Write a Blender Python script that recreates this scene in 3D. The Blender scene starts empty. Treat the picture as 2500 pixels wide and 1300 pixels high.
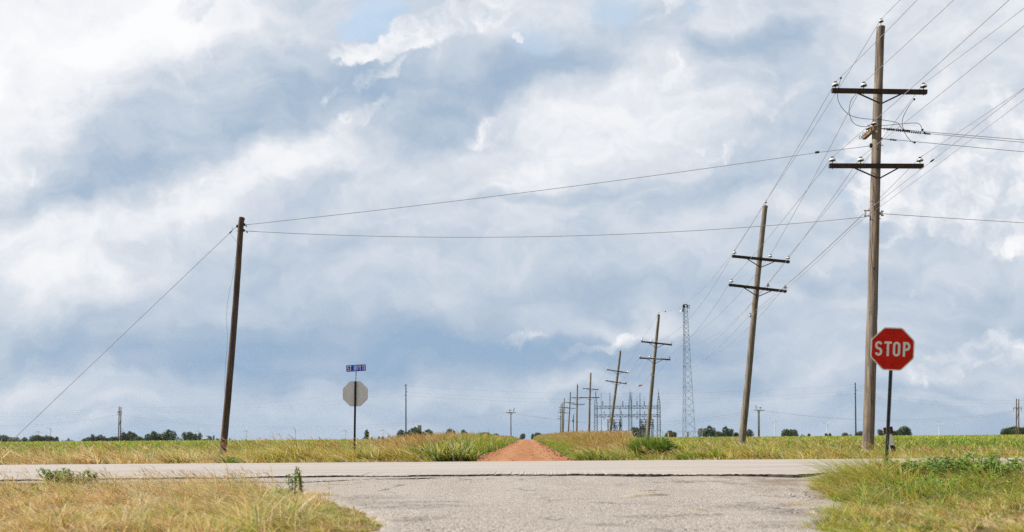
import bpy, math, random
import numpy as np
from mathutils import Vector, Matrix
R = random.Random(11)
rng = np.random.default_rng(5)
PI = math.pi
scene = bpy.context.scene
COL = scene.collection

# ------------------------------------------------------------------ view geometry
FPX, VX, HY, ROLL, EYE = 1900.0, 1288.0, 1064.0, 0.0070, 0.79

def at(px, py, d):
    """point seen at photo pixel (px, py) standing d metres down the road"""
    dx, dy = px - VX, HY - py
    return Vector(((dx + ROLL * dy) * d / FPX, d, EYE + (dy - ROLL * dx) * d / FPX))

def gp(px, py, z=0.0):
    """point of the flat ground seen at a photo pixel"""
    dx, dy = px - VX, HY - py
    v = dy - ROLL * dx
    d = (EYE - z) * FPX / max(-v, 1e-3)
    return Vector(((dx + ROLL * dy) * d / FPX, d, z))

def terrain(y):
    t = max(0.0, y - 135.0)
    return -0.0056 * t * t / (t + 30.0)

# ------------------------------------------------------------------ mesh collecting
class MB:
    def __init__(self):
        self.v, self.f, self.m, self.s = [], [], [], []
    def add(self, verts, faces, mat=0, smooth=False):
        o = len(self.v)
        self.v += [tuple(p) for p in verts]
        for f in faces:
            self.f.append(tuple(i + o for i in f)); self.m.append(mat); self.s.append(smooth)
    def frame(self, axis):
        a = Vector(axis).normalized()
        h = Vector((0, 1, 0)) if abs(a.y) < 0.9 else Vector((1, 0, 0))
        u = a.cross(h).normalized(); w = a.cross(u).normalized()
        return a, u, w
    def tube(self, p0, p1, r0, r1=None, n=8, mat=0, cap=True):
        r1 = r0 if r1 is None else r1
        p0, p1 = Vector(p0), Vector(p1)
        a, u, w = self.frame(p1 - p0)
        vs = []
        for p, r in ((p0, r0), (p1, r1)):
            for k in range(n):
                t = 2 * PI * k / n
                vs.append(p + u * (r * math.cos(t)) + w * (r * math.sin(t)))
        fs = [(k, (k + 1) % n, n + (k + 1) % n, n + k) for k in range(n)]
        self.add(vs, fs, mat, True)
        if cap:
            self.add(vs[:n], [tuple(range(n - 1, -1, -1))], mat); self.add(vs[n:], [tuple(range(n))], mat)
    def sweep(self, pts, r, n=5, mat=0):
        pts = [Vector(p) for p in pts]
        vs = []
        for i, p in enumerate(pts):
            d = pts[min(i + 1, len(pts) - 1)] - pts[max(i - 1, 0)]
            a, u, w = self.frame(d)
            for k in range(n):
                t = 2 * PI * k / n
                vs.append(p + u * (r * math.cos(t)) + w * (r * math.sin(t)))
        fs = []
        for i in range(len(pts) - 1):
            for k in range(n):
                fs.append((i * n + k, i * n + (k + 1) % n, (i + 1) * n + (k + 1) % n, (i + 1) * n + k))
        fs += [tuple(range(n - 1, -1, -1)), tuple((len(pts) - 1) * n + k for k in range(n))]
        self.add(vs, fs, mat, True)
    def box(self, c, size, ax=None, mat=0, bevel=0.0):
        c = Vector(c)
        X, Y, Z = ax if ax else (Vector((1, 0, 0)), Vector((0, 1, 0)), Vector((0, 0, 1)))
        bm = [(-1, -1), (1, -1), (1, 1), (-1, 1)]
        sx, sy, sz = size[0] / 2, size[1] / 2, size[2] / 2
        vs = [c + X * (sx * i) + Y * (sy * j) + Z * (sz * k) for k in (-1, 1) for i, j in bm]
        self.add(vs, [(3, 2, 1, 0), (4, 5, 6, 7), (0, 1, 5, 4), (1, 2, 6, 5), (2, 3, 7, 6), (3, 0, 4, 7)], mat)
    def beam(self, p0, p1, w, h, up=(0, 1, 0), mat=0):
        p0, p1 = Vector(p0), Vector(p1)
        Z = (p1 - p0).normalized(); Y = Vector(up)
        X = Y.cross(Z)
        if X.length < 1e-4: X = Vector((1, 0, 0)).cross(Z)
        X.normalize(); Y = Z.cross(X).normalized()
        self.box((p0 + p1) / 2, (w, h, (p1 - p0).length), (X, Y, Z), mat)
    def lathe(self, o, axis, prof, n=14, mats=None):
        a, u, w = self.frame(axis); o = Vector(o)
        for i in range(len(prof) - 1):
            (r0, h0), (r1, h1) = prof[i], prof[i + 1]
            vs = []
            for r, h in ((r0, h0), (r1, h1)):
                for k in range(n):
                    t = 2 * PI * k / n
                    vs.append(o + a * h + u * (r * math.cos(t)) + w * (r * math.sin(t)))
            self.add(vs, [(k, (k + 1) % n, n + (k + 1) % n, n + k) for k in range(n)], mats[i] if mats else 0, True)
    def prism(self, poly, o, X, Z, th, mat=0):
        """flat outline [(x,z)] given depth th along X x Z"""
        Yd = X.cross(Z).normalized()
        n = len(poly)
        f = [o + X * x + Z * z + Yd * (th / 2) for x, z in poly]
        b = [o + X * x + Z * z - Yd * (th / 2) for x, z in poly]
        self.add(f + b, [tuple(range(n)), tuple(range(2 * n - 1, n - 1, -1))] + [(i, n + i, n + (i + 1) % n, (i + 1) % n) for i in range(n)], mat)
    def build(self, name, mats, parent=None, origin=(0, 0, 0)):
        me = bpy.data.meshes.new(name)
        o = Vector(origin)
        me.from_pydata([(p[0] - o.x, p[1] - o.y, p[2] - o.z) for p in self.v], [], self.f)
        for m in (mats if isinstance(mats, (list, tuple)) else [mats]): me.materials.append(m)
        me.polygons.foreach_set('material_index', self.m)
        me.polygons.foreach_set('use_smooth', self.s)
        me.validate(); me.update()
        ob = bpy.data.objects.new(name, me); COL.objects.link(ob)
        if parent is not None: ob.parent = parent
        else: ob.location = o
        return ob

def tag(o, label=None, cat=None, group=None, kind=None):
    if label: o['label'] = label
    if cat: o['category'] = cat
    if group: o['group'] = group
    if kind: o['kind'] = kind
    return o

def empty(name, loc, label, cat, group=None):
    o = bpy.data.objects.new(name, None); COL.objects.link(o); o.location = loc
    o.empty_display_size = 0.2
    return tag(o, label, cat, group)

def raw_mesh(name, V, F, mats, cols=None, smooth=False, parent=None, origin=None):
    """numpy verts (N,3) and quads (M,4)"""
    me = bpy.data.meshes.new(name)
    V = np.asarray(V, np.float32)
    if origin is not None: V = V - np.asarray(origin, np.float32)
    me.vertices.add(len(V)); me.vertices.foreach_set('co', V.ravel())
    F = np.asarray(F, np.int32); k = F.shape[1]
    me.loops.add(F.size); me.loops.foreach_set('vertex_index', F.ravel())
    me.polygons.add(len(F)); me.polygons.foreach_set('loop_start', np.arange(len(F), dtype=np.int32) * k)
    me.polygons.foreach_set('use_smooth', np.full(len(F), smooth))
    me.update(calc_edges=True)
    if cols is not None:
        at_ = me.attributes.new('tint', 'FLOAT_COLOR', 'POINT')
        c = np.ones((len(V), 4), np.float32); c[:, :3] = cols
        at_.data.foreach_set('color', c.ravel())
    for m in (mats if isinstance(mats, (list, tuple)) else [mats]): me.materials.append(m)
    ob = bpy.data.objects.new(name, me); COL.objects.link(ob)
    if parent is not None: ob.parent = parent
    elif origin is not None: ob.location = origin
    return ob

# ------------------------------------------------------------------ materials
class NT:
    def __init__(self, tree): self.t = tree
    def n(self, typ, **kw):
        nd = self.t.nodes.new(typ)
        for k, v in kw.items(): setattr(nd, k, v)
        return nd
    def link(self, a, b): self.t.links.new(a, b)
    def set(self, sock, v):
        if isinstance(v, bpy.types.NodeSocket): self.link(v, sock)
        else: sock.default_value = v
    def math(self, op, a, b=0.0, c=None, clamp=False):
        nd = self.n('ShaderNodeMath', operation=op, use_clamp=clamp)
        self.set(nd.inputs[0], a); self.set(nd.inputs[1], b)
        if c is not None: self.set(nd.inputs[2], c)
        return nd.outputs[0]
    def vmath(self, op, a, b=(0, 0, 0)):
        nd = self.n('ShaderNodeVectorMath', operation=op)
        self.set(nd.inputs[0], a)
        if op == 'SCALE': self.set(nd.inputs['Scale'], b)
        else: self.set(nd.inputs[1], b)
        return nd.outputs['Value'] if op in ('LENGTH', 'DOT_PRODUCT') else nd.outputs[0]
    def noise(self, vec, scale, detail=4, rough=0.55, col=False, dist=0.0):
        nd = self.n('ShaderNodeTexNoise')
        if vec is not None: self.link(vec, nd.inputs['Vector'])
        nd.inputs['Scale'].default_value = scale; nd.inputs['Detail'].default_value = detail
        nd.inputs['Roughness'].default_value = rough; nd.inputs['Distortion'].default_value = dist
        return nd.outputs['Color' if col else 0]
    def smooth(self, v, lo, hi, a=0.0, b=1.0, interp='SMOOTHSTEP'):
        nd = self.n('ShaderNodeMapRange', interpolation_type=interp)
        self.set(nd.inputs[0], v); self.set(nd.inputs[1], lo); self.set(nd.inputs[2], hi); self.set(nd.inputs[3], a); self.set(nd.inputs[4], b)
        return nd.outputs[0]
    def mix(self, fac, a, b, blend='MIX'):
        nd = self.n('ShaderNodeMix', data_type='RGBA', blend_type=blend)
        self.set(nd.inputs[0], fac)
        self.set(nd.inputs[6], a if isinstance(a, bpy.types.NodeSocket) else (*a, 1))
        self.set(nd.inputs[7], b if isinstance(b, bpy.types.NodeSocket) else (*b, 1))
        return nd.outputs[2]
    def mapping(self, vec, loc=(0, 0, 0), rot=(0, 0, 0), scale=(1, 1, 1), typ='POINT'):
        nd = self.n('ShaderNodeMapping', vector_type=typ)
        self.link(vec, nd.inputs[0])
        nd.inputs[1].default_value = loc; nd.inputs[2].default_value = rot; nd.inputs[3].default_value = scale
        return nd.outputs[0]
    def ramp(self, fac, stops):
        nd = self.n('ShaderNodeValToRGB')
        self.link(fac, nd.inputs[0])
        e = nd.color_ramp.elements
        while len(e) < len(stops): e.new(0.5)
        for el, (p, c) in zip(e, stops): el.position = p; el.color = (*c, 1)
        return nd.outputs[0]

def new_mat(name, rough=0.8, metal=0.0, spec=0.3):
    m = bpy.data.materials.new(name); m.use_nodes = True
    nt = NT(m.node_tree); p = m.node_tree.nodes['Principled BSDF']
    p.inputs['Roughness'].default_value = rough; p.inputs['Metallic'].default_value = metal
    p.inputs['Specular IOR Level'].default_value = spec
    return m, nt, p
def bump(nt, p, h, strength=0.3, dist=0.02):
    b = nt.n('ShaderNodeBump'); nt.link(h, b.inputs['Height'])
    b.inputs['Strength'].default_value = strength; b.inputs['Distance'].default_value = dist
    nt.link(b.outputs[0], p.inputs['Normal'])
def obj_co(nt): return nt.n('ShaderNodeTexCoord').outputs['Object']

def plain(name, col, rough=0.7, metal=0.0, var=0.25, scale=6.0, spec=0.3):
    m, nt, p = new_mat(name, rough, metal, spec)
    nz = nt.noise(obj_co(nt), scale, 5, 0.6)
    lo = tuple(c * (1 - var) for c in col); hi = tuple(min(1, c * (1 + var)) for c in col)
    nt.link(nt.mix(nt.smooth(nz, 0.3, 0.7), lo, hi), p.inputs['Base Color'])
    nt.link(nt.smooth(nz, 0.3, 0.7, rough - 0.08, min(1, rough + 0.08)), p.inputs['Roughness'])
    return m

def wood(name, dark, mid, light, streak=1.0):
    m, nt, p = new_mat(name, 0.85, 0, 0.2)
    co = obj_co(nt)
    g = nt.mapping(co, scale=(5.5, 5.5, 0.22))
    n1 = nt.noise(g, 2.2, 6, 0.65); n2 = nt.noise(nt.mapping(co, scale=(13, 13, 0.45)), 2.0, 5, 0.7)
    n3 = nt.noise(co, 1.3, 4, 0.6)
    base = nt.ramp(n1, [(0.30, dark), (0.5, mid), (0.68, light)])
    crack = nt.smooth(n2, 0.55, 0.66, 0, 0.85 * streak)
    c = nt.mix(crack, base, tuple(x * 0.3 for x in dark))
    c = nt.mix(nt.smooth(nt.noise(nt.mapping(co, scale=(1.5, 1.5, 0.5)), 1.1, 4, 0.6), 0.35, 0.7, 0, 0.55), c, tuple(sum(mid) / 3 * k for k in (0.95, 0.92, 0.88)))
    c = nt.mix(nt.smooth(n3, 0.55, 0.75, 0, 0.35), c, tuple(x * 0.9 for x in (mid[0], mid[1] * 0.8, mid[2] * 0.6)))
    knot = nt.noise(nt.mapping(co, scale=(5, 5, 2)), 1.7, 2, 0.5)
    c = nt.mix(nt.smooth(knot, 0.70, 0.74, 0, 0.8), c, (0.05, 0.03, 0.02))
    nt.link(c, p.inputs['Base Color'])
    bump(nt, p, nt.math('SUBTRACT', n1, nt.math('MULTIPLY', crack, 0.6)), 0.6, 0.02)
    return m

M = {}
M['pole'] = wood('weathered_pole_wood', (0.075, 0.057, 0.044), (0.215, 0.17, 0.13), (0.41, 0.345, 0.275))
M['oldpole'] = wood('dark_pole_wood', (0.05, 0.034, 0.026), (0.115, 0.076, 0.056), (0.22, 0.155, 0.115))
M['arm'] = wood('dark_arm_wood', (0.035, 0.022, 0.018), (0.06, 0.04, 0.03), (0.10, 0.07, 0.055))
M['armlit'] = wood('sunlit_arm_wood', (0.14, 0.09, 0.05), (0.24, 0.16, 0.09), (0.33, 0.23, 0.13))  # lighter copy of the arm wood, sunlight put into its colour
M['porcelain'] = plain('porcelain', (0.78, 0.79, 0.80), 0.18, 0, 0.04, 10, 0.6)
M['cap'] = plain('brown_glaze', (0.05, 0.03, 0.025), 0.35, 0, 0.3, 10, 0.5)
M['iron'] = plain('dark_iron', (0.05, 0.045, 0.05), 0.6, 0.4, 0.35, 9)
M['bluesteel'] = plain('painted_lattice_steel', (0.095, 0.115, 0.14), 0.6, 0.1, 0.2, 3)
M['galv'] = plain('galvanised_steel', (0.34, 0.37, 0.40), 0.45, 0.7, 0.18, 14)
M['wire'] = plain('aluminium_wire', (0.34, 0.30, 0.30), 0.8, 0.0, 0.1, 2, 0.15)
M['guy'] = plain('steel_guy_strand', (0.36, 0.33, 0.33), 0.8, 0.0, 0.1, 2, 0.15)
M['whitesteel'] = plain('white_paint', (0.75, 0.77, 0.79), 0.5, 0, 0.05, 2)
M['rust'] = plain('rusty_brown_panel', (0.075, 0.03, 0.022), 0.8, 0, 0.4, 9)
M['black'] = plain('black_paint', (0.018, 0.018, 0.02), 0.5, 0, 0.3, 9)
M['concrete'] = plain('pale_concrete', (0.40, 0.35, 0.28), 0.9, 0, 0.15, 0.6)
M['brick'] = plain('pinkish_brick', (0.36, 0.21, 0.16), 0.9, 0, 0.25, 4)
M['roofgrey'] = plain('grey_roofing', (0.32, 0.33, 0.34), 0.7, 0, 0.15, 1)
M['bark'] = plain('bark', (0.09, 0.065, 0.045), 0.9, 0, 0.3, 2)
M['transf'] = plain('grey_equipment_paint', (0.42, 0.45, 0.46), 0.55, 0, 0.1, 3)
M['red'] = plain('red_plastic', (0.45, 0.06, 0.04), 0.5, 0, 0.1, 9)

def tint_mat(name, trans=0.35, rough=0.55):
    m, nt, p = new_mat(name, rough, 0, 0.25)
    a = nt.n('ShaderNodeAttribute', attribute_name='tint')
    nt.link(a.outputs['Color'], p.inputs['Base Color'])
    tr = nt.n('ShaderNodeBsdfTranslucent'); nt.link(a.outputs['Color'], tr.inputs['Color'])
    mx = nt.n('ShaderNodeMixShader'); mx.inputs[0].default_value = trans
    nt.link(p.outputs[0], mx.inputs[1]); nt.link(tr.outputs[0], mx.inputs[2])
    out = [x for x in m.node_tree.nodes if x.type == 'OUTPUT_MATERIAL'][0]
    nt.link(mx.outputs[0], out.inputs['Surface'])
    return m
M['grass'] = tint_mat('grass_blades', 0.42, 0.5)
M['leaf'] = tint_mat('leaves', 0.3, 0.5)

# ------------------------------------------------------------------ camera
cam = bpy.data.cameras.new('camera'); co = bpy.data.objects.new('camera', cam); COL.objects.link(co)
co.location = (0, 0, EYE)
co.rotation_euler = (Matrix.Rotation(PI / 2, 3, 'X') @ Matrix.Rotation(-ROLL, 3, 'Z')).to_euler()
cam.sensor_width = 36; cam.lens = 36 * FPX / 2500
cam.shift_x = (1250 - VX) / 2500; cam.shift_y = (HY - 650) / 2500
cam.clip_start = 0.05; cam.clip_end = 30000
cam.dof.use_dof = True; cam.dof.focus_distance = 24; cam.dof.aperture_fstop = 1.3
scene.camera = co
scene.render.resolution_x = 1024; scene.render.resolution_y = 532
scene.view_settings.view_transform = 'Standard'; scene.view_settings.look = 'None'
scene.cycles.use_denoising = False
scene.view_settings.exposure = 0.5; scene.view_settings.gamma = 1

# ------------------------------------------------------------------ sun
SUN_EL, SUN_AZ = math.radians(46), math.radians(-85)      # azimuth from +Y (down the road) towards +X
sd = Vector((math.sin(SUN_AZ) * math.cos(SUN_EL), math.cos(SUN_AZ) * math.cos(SUN_EL), math.sin(SUN_EL)))
sl = bpy.data.lights.new('sun', 'SUN'); so = bpy.data.objects.new('sun', sl); COL.objects.link(so)
sl.energy = 5.0; sl.angle = math.radians(0.5); sl.color = (1.0, 0.95, 0.87)
so.rotation_euler = sd.to_track_quat('Z', 'Y').to_euler(); so.location = (-20, 0, 40)
# ------------------------------------------------------------------ sky: clear Nishita sky seen through procedural cloud
world = bpy.data.worlds.new('World'); scene.world = world; world.use_nodes = True
wt = NT(world.node_tree)
for nd in list(world.node_tree.nodes): world.node_tree.nodes.remove(nd)
sky = wt.n('ShaderNodeTexSky'); sky.sky_type = 'NISHITA'; sky.sun_disc = False
sky.sun_elevation = SUN_EL; sky.sun_rotation = SUN_AZ
sky.air_density = 1.0; sky.dust_density = 0.6; sky.ozone_density = 1.2
dirv = wt.n('ShaderNodeTexCoord').outputs['Generated']
sx = wt.n('ShaderNodeSeparateXYZ'); wt.link(dirv, sx.inputs[0])
den = wt.math('MAXIMUM', wt.math('ABSOLUTE', sx.outputs[1]), 0.3)
u = wt.math('DIVIDE', sx.outputs[0], den)
v = wt.math('DIVIDE', wt.math('MAXIMUM', sx.outputs[2], 0.0), den)
cb = wt.n('ShaderNodeCombineXYZ'); wt.link(u, cb.inputs[0]); wt.link(v, cb.inputs[1])
P0 = cb.outputs[0]
# domain warps: broad and fine
w1 = wt.vmath('SCALE', wt.vmath('SUBTRACT', wt.noise(P0, 4.0, 5, 0.55, col=True), (0.5, 0.5, 0.5)), 0.16)
w2 = wt.vmath('SCALE', wt.vmath('SUBTRACT', wt.noise(P0, 16.0, 6, 0.5, col=True), (0.5, 0.5, 0.5)), 0.045)
PW = wt.vmath('MULTIPLY', wt.vmath('ADD', P0, wt.vmath('ADD', w1, w2)), (1, 1, 0))
w3 = wt.vmath('SCALE', wt.vmath('SUBTRACT', wt.noise(P0, 28.0, 8, 0.62, col=True), (0.5, 0.5, 0.5)), 0.05)
w4 = wt.vmath('SCALE', wt.vmath('SUBTRACT', wt.noise(P0, 9.0, 3, 0.5, col=True), (0.5, 0.5, 0.5)), 0.06)
PC = wt.vmath('MULTIPLY', wt.vmath('ADD', P0, wt.vmath('ADD', w3, w4)), (1, 1, 0))

def blob(vec, cx, cy, rx, ry, ang, lo=0.0, hi=0.85):
    dx, dy = cx - VX, HY - cy
    nd = wt.mapping(vec, ((dx + ROLL * dy) / FPX, (dy - ROLL * dx) / FPX, 0), (0, 0, math.radians(ang)), (rx / FPX, ry / FPX, 1), 'TEXTURE')
    g = wt.n('ShaderNodeTexGradient', gradient_type='SPHERICAL'); wt.link(nd, g.inputs[0])
    return wt.smooth(g.outputs[1], lo, hi)
def add_blobs(vec, start, items, lo=0.0, hi=0.85):
    acc = start
    for (cx, cy, rx, ry, ang, wgt) in items:
        acc = wt.math('MULTIPLY_ADD', blob(vec, cx, cy, rx, ry, ang, lo, hi), wgt, acc)
    return acc
# L: 0 = blue-grey cloud base, 1 = sunlit white. starts from a height ramp
base = wt.smooth(v, 0.02, 0.52, 0.37, 0.66, 'LINEAR')
SOFT = [
    (120, 110, 720, 300, 24, 0.44), (-80, 330, 420, 420, 0, 0.26), (470, 40, 420, 120, 16, 0.18), (60, 640, 420, 160, 0, 0.16),
    (480, 330, 760, 150, 26, -0.20), (140, 490, 420, 80, 16, -0.20), (760, 170, 420, 170, 36, -0.10), (640, 330, 300, 110, 28, -0.10),
    (560, 455, 460, 95, 16, 0.34), (260, 570, 520, 100, 8, 0.20), (800, 350, 420, 70, 28, 0.14), (180, 690, 420, 90, 4, 0.18),
    (1150, 215, 460, 120, 12, -0.36), (1080, 320, 300, 90, 10, -0.16), (1330, 150, 260, 110, 10, -0.14), (900, 180, 200, 110, 30, -0.16),
    (1300, 380, 460, 110, 20, 0.16), (1620, 150, 420, 110, 24, 0.22), (1640, 320, 460, 110, 18, 0.18), (1420, 270, 260, 60, 24, 0.08),
    (1850, 85, 300, 70, 8, -0.42), (1750, 75, 160, 50, 8, -0.12),
    (1380, 482, 420, 34, 7, -0.22), (1740, 470, 220, 70, 22, -0.12), (1930, 330, 240, 240, 0, -0.16), (1950, 190, 200, 120, 0, -0.08),
    (1150, 620, 700, 130, 4, 0.10), (1650, 620, 420, 120, 12, 0.08), (1500, 350, 900, 300, 12, 0.08), (1150, 480, 500, 90, 8, 0.06), (2250, 800, 500, 260, 0, 0.10), (60, 640, 300, 120, 0, 0.08), (100, 900, 400, 80, 0, 0.06),
    (950, 845, 1100, 120, 0, -0.32), (1400, 850, 620, 50, 0, -0.18), (700, 905, 700, 30, 0, -0.08), (1100, 960, 900, 24, 0, 0.10), (500, 985, 700, 24, 0, 0.08), (900, 1015, 900, 20, 0, -0.06), (2000, 940, 700, 40, 0, -0.10), (1560, 700, 420, 50, 4, -0.10),
    (1590, 775, 480, 40, 3, 0.26), (300, 800, 560, 150, 0, -0.04), (130, 1010, 480, 90, 0, 0.16), (1500, 940, 900, 30, 0, 0.06),
    (2380, 130, 300, 160, 24, 0.20), (2480, 330, 260, 260, 0, 0.10), (2050, 650, 340, 200, 0, 0.02), (2250, 715, 380, 50, 0, -0.10),
    (2330, 985, 300, 30, 0, 0.14), (2350, 870, 320, 70, 14, 0.16), (2480, 560, 200, 100, 0, -0.06), (1850, 800, 420, 90, 0, -0.06),
]
L = add_blobs(PW, base, SOFT)
# streaky and billowy detail with relief (lit from the upper left)
PR = wt.mapping(PW, rot=(0, 0, math.radians(-26)), scale=(1.0, 1.9, 1))
n1 = wt.noise(PR, 4.2, 8, 0.55); n1b = wt.noise(wt.vmath('ADD', PR, (0.022, -0.05, 0)), 4.2, 8, 0.55)
L = wt.math('ADD', L, wt.math('MULTIPLY', wt.math('SUBTRACT', n1, 0.5), 0.55))
L = wt.math('ADD', L, wt.math('MULTIPLY', wt.math('SUBTRACT', n1, n1b), 0.8))
n2 = wt.noise(PW, 11.0, 7, 0.6); n2b = wt.noise(wt.vmath('ADD', PW, (0.010, -0.018, 0)), 11.0, 7, 0.6)
L = wt.math('ADD', L, wt.math('MULTIPLY', wt.math('SUBTRACT', n2, n2b), wt.smooth(v, 0.10, 0.32, 0.08, 0.55)))
strat = wt.noise(wt.mapping(PW, scale=(1.0, 6.0, 1)), 4.0, 6, 0.5)
L = wt.math('ADD', L, wt.math('MULTIPLY', wt.math('MULTIPLY', wt.math('SUBTRACT', strat, 0.5), 0.6), wt.smooth(v, 0.04, 0.34, 1.0, 0.0)))
# crisp cumulus
CUM = [
    (1100, 40, 230, 80, 12, 0.55), (905, 122, 150, 38, 8, 0.50), (965, 80, 80, 60, 30, 0.40), (900, 190, 160, 34, 28, 0.24), (780, 262, 110, 20, 30, 0.22), (850, 150, 70, 26, 0, 0.2),
    (2290, 450, 330, 250, -8, 0.52), (2420, 360, 230, 180, 0, 0.32), (2400, 520, 160, 120, 0, 0.2), (2130, 520, 150, 90, 0, 0.28), (2480, 230, 150, 120, 0, 0.20), (2440, 590, 200, 90, 0, 0.18), (2300, 300, 120, 60, 0, 0.14),
    (2360, 880, 220, 70, 22, 0.40), (2450, 860, 150, 50, 10, 0.28), (2230, 900, 120, 30, 16, 0.2),
    (1265, 105, 24, 20, 0, 0.42), (1790, 30, 170, 50, 20, 0.16), (1590, 10, 120, 50, 25, 0.24), (1650, 215, 120, 60, 30, 0.12), (1190, 320, 160, 50, 25, 0.18),
    (2050, 630, 60, 60, 0, -0.5), (2140, 545, 70, 40, 0, -0.45), (2230, 575, 60, 60, 0, -0.25), (2230, 620, 300, 60, 0, -0.2),
    (560, 430, 260, 50, 14, 0.26), (90, 120, 420, 190, 20, 0.16), (480, 40, 130, 60, 20, 0.28), (1840, 240, 200, 60, 20, 0.14), (1700, 380, 260, 60, 22, 0.14), (1500, 330, 260, 70, 22, 0.14), (870, 290, 200, 36, 30, 0.26), (1620, 170, 200, 80, 30, 0.16), (1200, 310, 140, 50, 30, 0.14), (200, 700, 200, 50, 4, 0.2), (2200, 780, 200, 40, 14, 0.14), (2120, 690, 200, 60, 0, 0.12), (320, 210, 260, 50, 18, 0.18),
]
cm = add_blobs(PC, 0.0, CUM, 0.0, 0.7)
nb = wt.noise(PC, 13.0, 8, 0.58); nbs = wt.noise(wt.vmath('ADD', PC, (0.010, -0.016, 0)), 13.0, 8, 0.58)
nl = wt.noise(PC, 5.0, 3, 0.5)
dens = wt.math('ADD', cm, wt.math('MULTIPLY', wt.math('SUBTRACT', nb, 0.5), 1.0))
cov = wt.math('MULTIPLY', wt.smooth(dens, 0.13, wt.smooth(nl, 0.35, 0.6, 0.33, 0.50)), 0.92)
csh = wt.math('ADD', 0.86, wt.math('MULTIPLY', wt.math('SUBTRACT', nb, nbs), 1.5))
csh = wt.math('ADD', csh, wt.math('MULTIPLY', wt.math('SUBTRACT', nl, 0.5), 0.55))
csh = wt.math('ADD', csh, wt.math('MULTIPLY', wt.math('SUBTRACT', nb, 0.55), 0.5))
csh = wt.math('SUBTRACT', csh, wt.smooth(v, 0.04, 0.30, 0.20, 0.0))
L = wt.math('MULTIPLY_ADD', cov, wt.math('SUBTRACT', csh, L), L)
# thin low wisps
WSP = [(1440, 858, 150, 26, 5, 0.40), (1270, 836, 130, 18, 8, 0.38), (1500, 850, 80, 14, 0, 0.2)]
ws = wt.math('ADD', add_blobs(PC, 0.0, WSP, 0.0, 0.8), wt.math('MULTIPLY', wt.math('SUBTRACT', nb, 0.5), 0.8))
L = wt.math('ADD', L, wt.math('MULTIPLY', wt.smooth(ws, 0.06, 0.60), 0.40))
cloud = wt.ramp(wt.math('MULTIPLY', L, 0.8), [(0.0, (0.310, 0.440, 0.605)), (0.20, (0.400, 0.505, 0.640)), (0.40, (0.540, 0.618, 0.718)), (0.58, (0.690, 0.735, 0.802)), (0.74, (0.850, 0.868, 0.905)), (0.95, (0.955, 0.960, 0.970))])
cloud = wt.mix(wt.smooth(v, 0.0, 0.05, 0.5, 0.0), cloud, (0.37, 0.49, 0.645))
# openings to the clear sky
gap = add_blobs(PC, 0.0, [(925, 20, 120, 90, 20, 0.9), (870, 70, 70, 60, 0, 0.6), (1300, 110, 110, 70, 10, 0.55), (1500, 20, 120, 60, 10, 0.8), (1690, 10, 60, 26, 0, 0.6), (2055, 480, 30, 26, 0, 0.6)], 0.0, 0.8)
gap = wt.math('ADD', gap, wt.math('MULTIPLY', wt.math('SUBTRACT', nb, 0.5), 0.7))
gapf = wt.math('MULTIPLY', wt.smooth(gap, 0.08, 0.95), wt.math('SUBTRACT', 1.0, cov))
world.cycles.sampling_method = 'MANUAL'; world.cycles.sample_map_resolution = 256
STR = 0.1
cl10 = wt.vmath('SCALE', cloud, 1.0 / STR)
clear = wt.vmath('ADD', wt.vmath('SCALE', sky.outputs[0], 1.0), (3.4, 4.2, 4.6))
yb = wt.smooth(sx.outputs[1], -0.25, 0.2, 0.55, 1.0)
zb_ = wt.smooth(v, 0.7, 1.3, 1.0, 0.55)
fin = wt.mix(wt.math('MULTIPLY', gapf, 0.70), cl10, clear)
fin = wt.vmath('SCALE', fin, wt.math('MULTIPLY', wt.math('MULTIPLY', yb, zb_), 0.72))   # unseen sky overhead and behind dimmed to cut fill light
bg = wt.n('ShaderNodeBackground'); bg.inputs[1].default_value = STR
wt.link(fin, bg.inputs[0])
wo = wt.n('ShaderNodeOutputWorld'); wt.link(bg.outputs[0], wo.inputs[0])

# ------------------------------------------------------------------ ground, roads
def near_soil():
    m, nt, p = new_mat('soil_and_field', 0.95, 0, 0.1)
    co = obj_co(nt)
    s = nt.n('ShaderNodeSeparateXYZ'); nt.link(co, s.inputs[0])
    n1 = nt.noise(co, 1.4, 6, 0.6); n2 = nt.noise(co, 22, 5, 0.65)
    soil = nt.mix(nt.smooth(n1, 0.35, 0.65), (0.11, 0.08, 0.045), (0.20, 0.15, 0.085))
    soil = nt.mix(nt.smooth(n2, 0.5, 0.7, 0, 0.6), soil, (0.06, 0.055, 0.025))
    nf = nt.noise(nt.mapping(co, scale=(0.03, 0.11, 1)), 1.0, 5, 0.6)
    fld = nt.ramp(nf, [(0.3, (0.085, 0.13, 0.03)), (0.55, (0.13, 0.17, 0.045)), (0.75, (0.22, 0.20, 0.08))])
    f = nt.smooth(s.outputs[1], 26, 30)
    nt.link(nt.mix(f, soil, fld), p.inputs['Base Color'])
    bump(nt, p, n2, 0.6, 0.03)
    return m
xs = np.array(sorted(set([-3400, -2500, -1400, -800, -400, -200, -100, -60] + list(range(-40, 41, 2)) + [60, 100, 200, 400, 800, 1400, 2500, 3400])), float)
ys = np.array([-200, -100, -50, -20, 0, 4, 6, 8, 10, 12, 14, 16, 20, 24, 28, 35, 45, 60, 80, 100, 130, 160, 190, 200, 210, 225, 240, 260, 300, 400, 600, 900, 1400, 2200, 3400], float)
V = [(x, y, terrain(y)) for y in ys for x in xs]
nx = len(xs)
F = [(j * nx + i, j * nx + i + 1, (j + 1) * nx + i + 1, (j + 1) * nx + i) for j in range(len(ys) - 1) for i in range(nx - 1)]
ground = raw_mesh('ground', V, F, near_soil(), smooth=True); tag(ground, 'flat open prairie soil under grass and crop', kind='structure')

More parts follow.
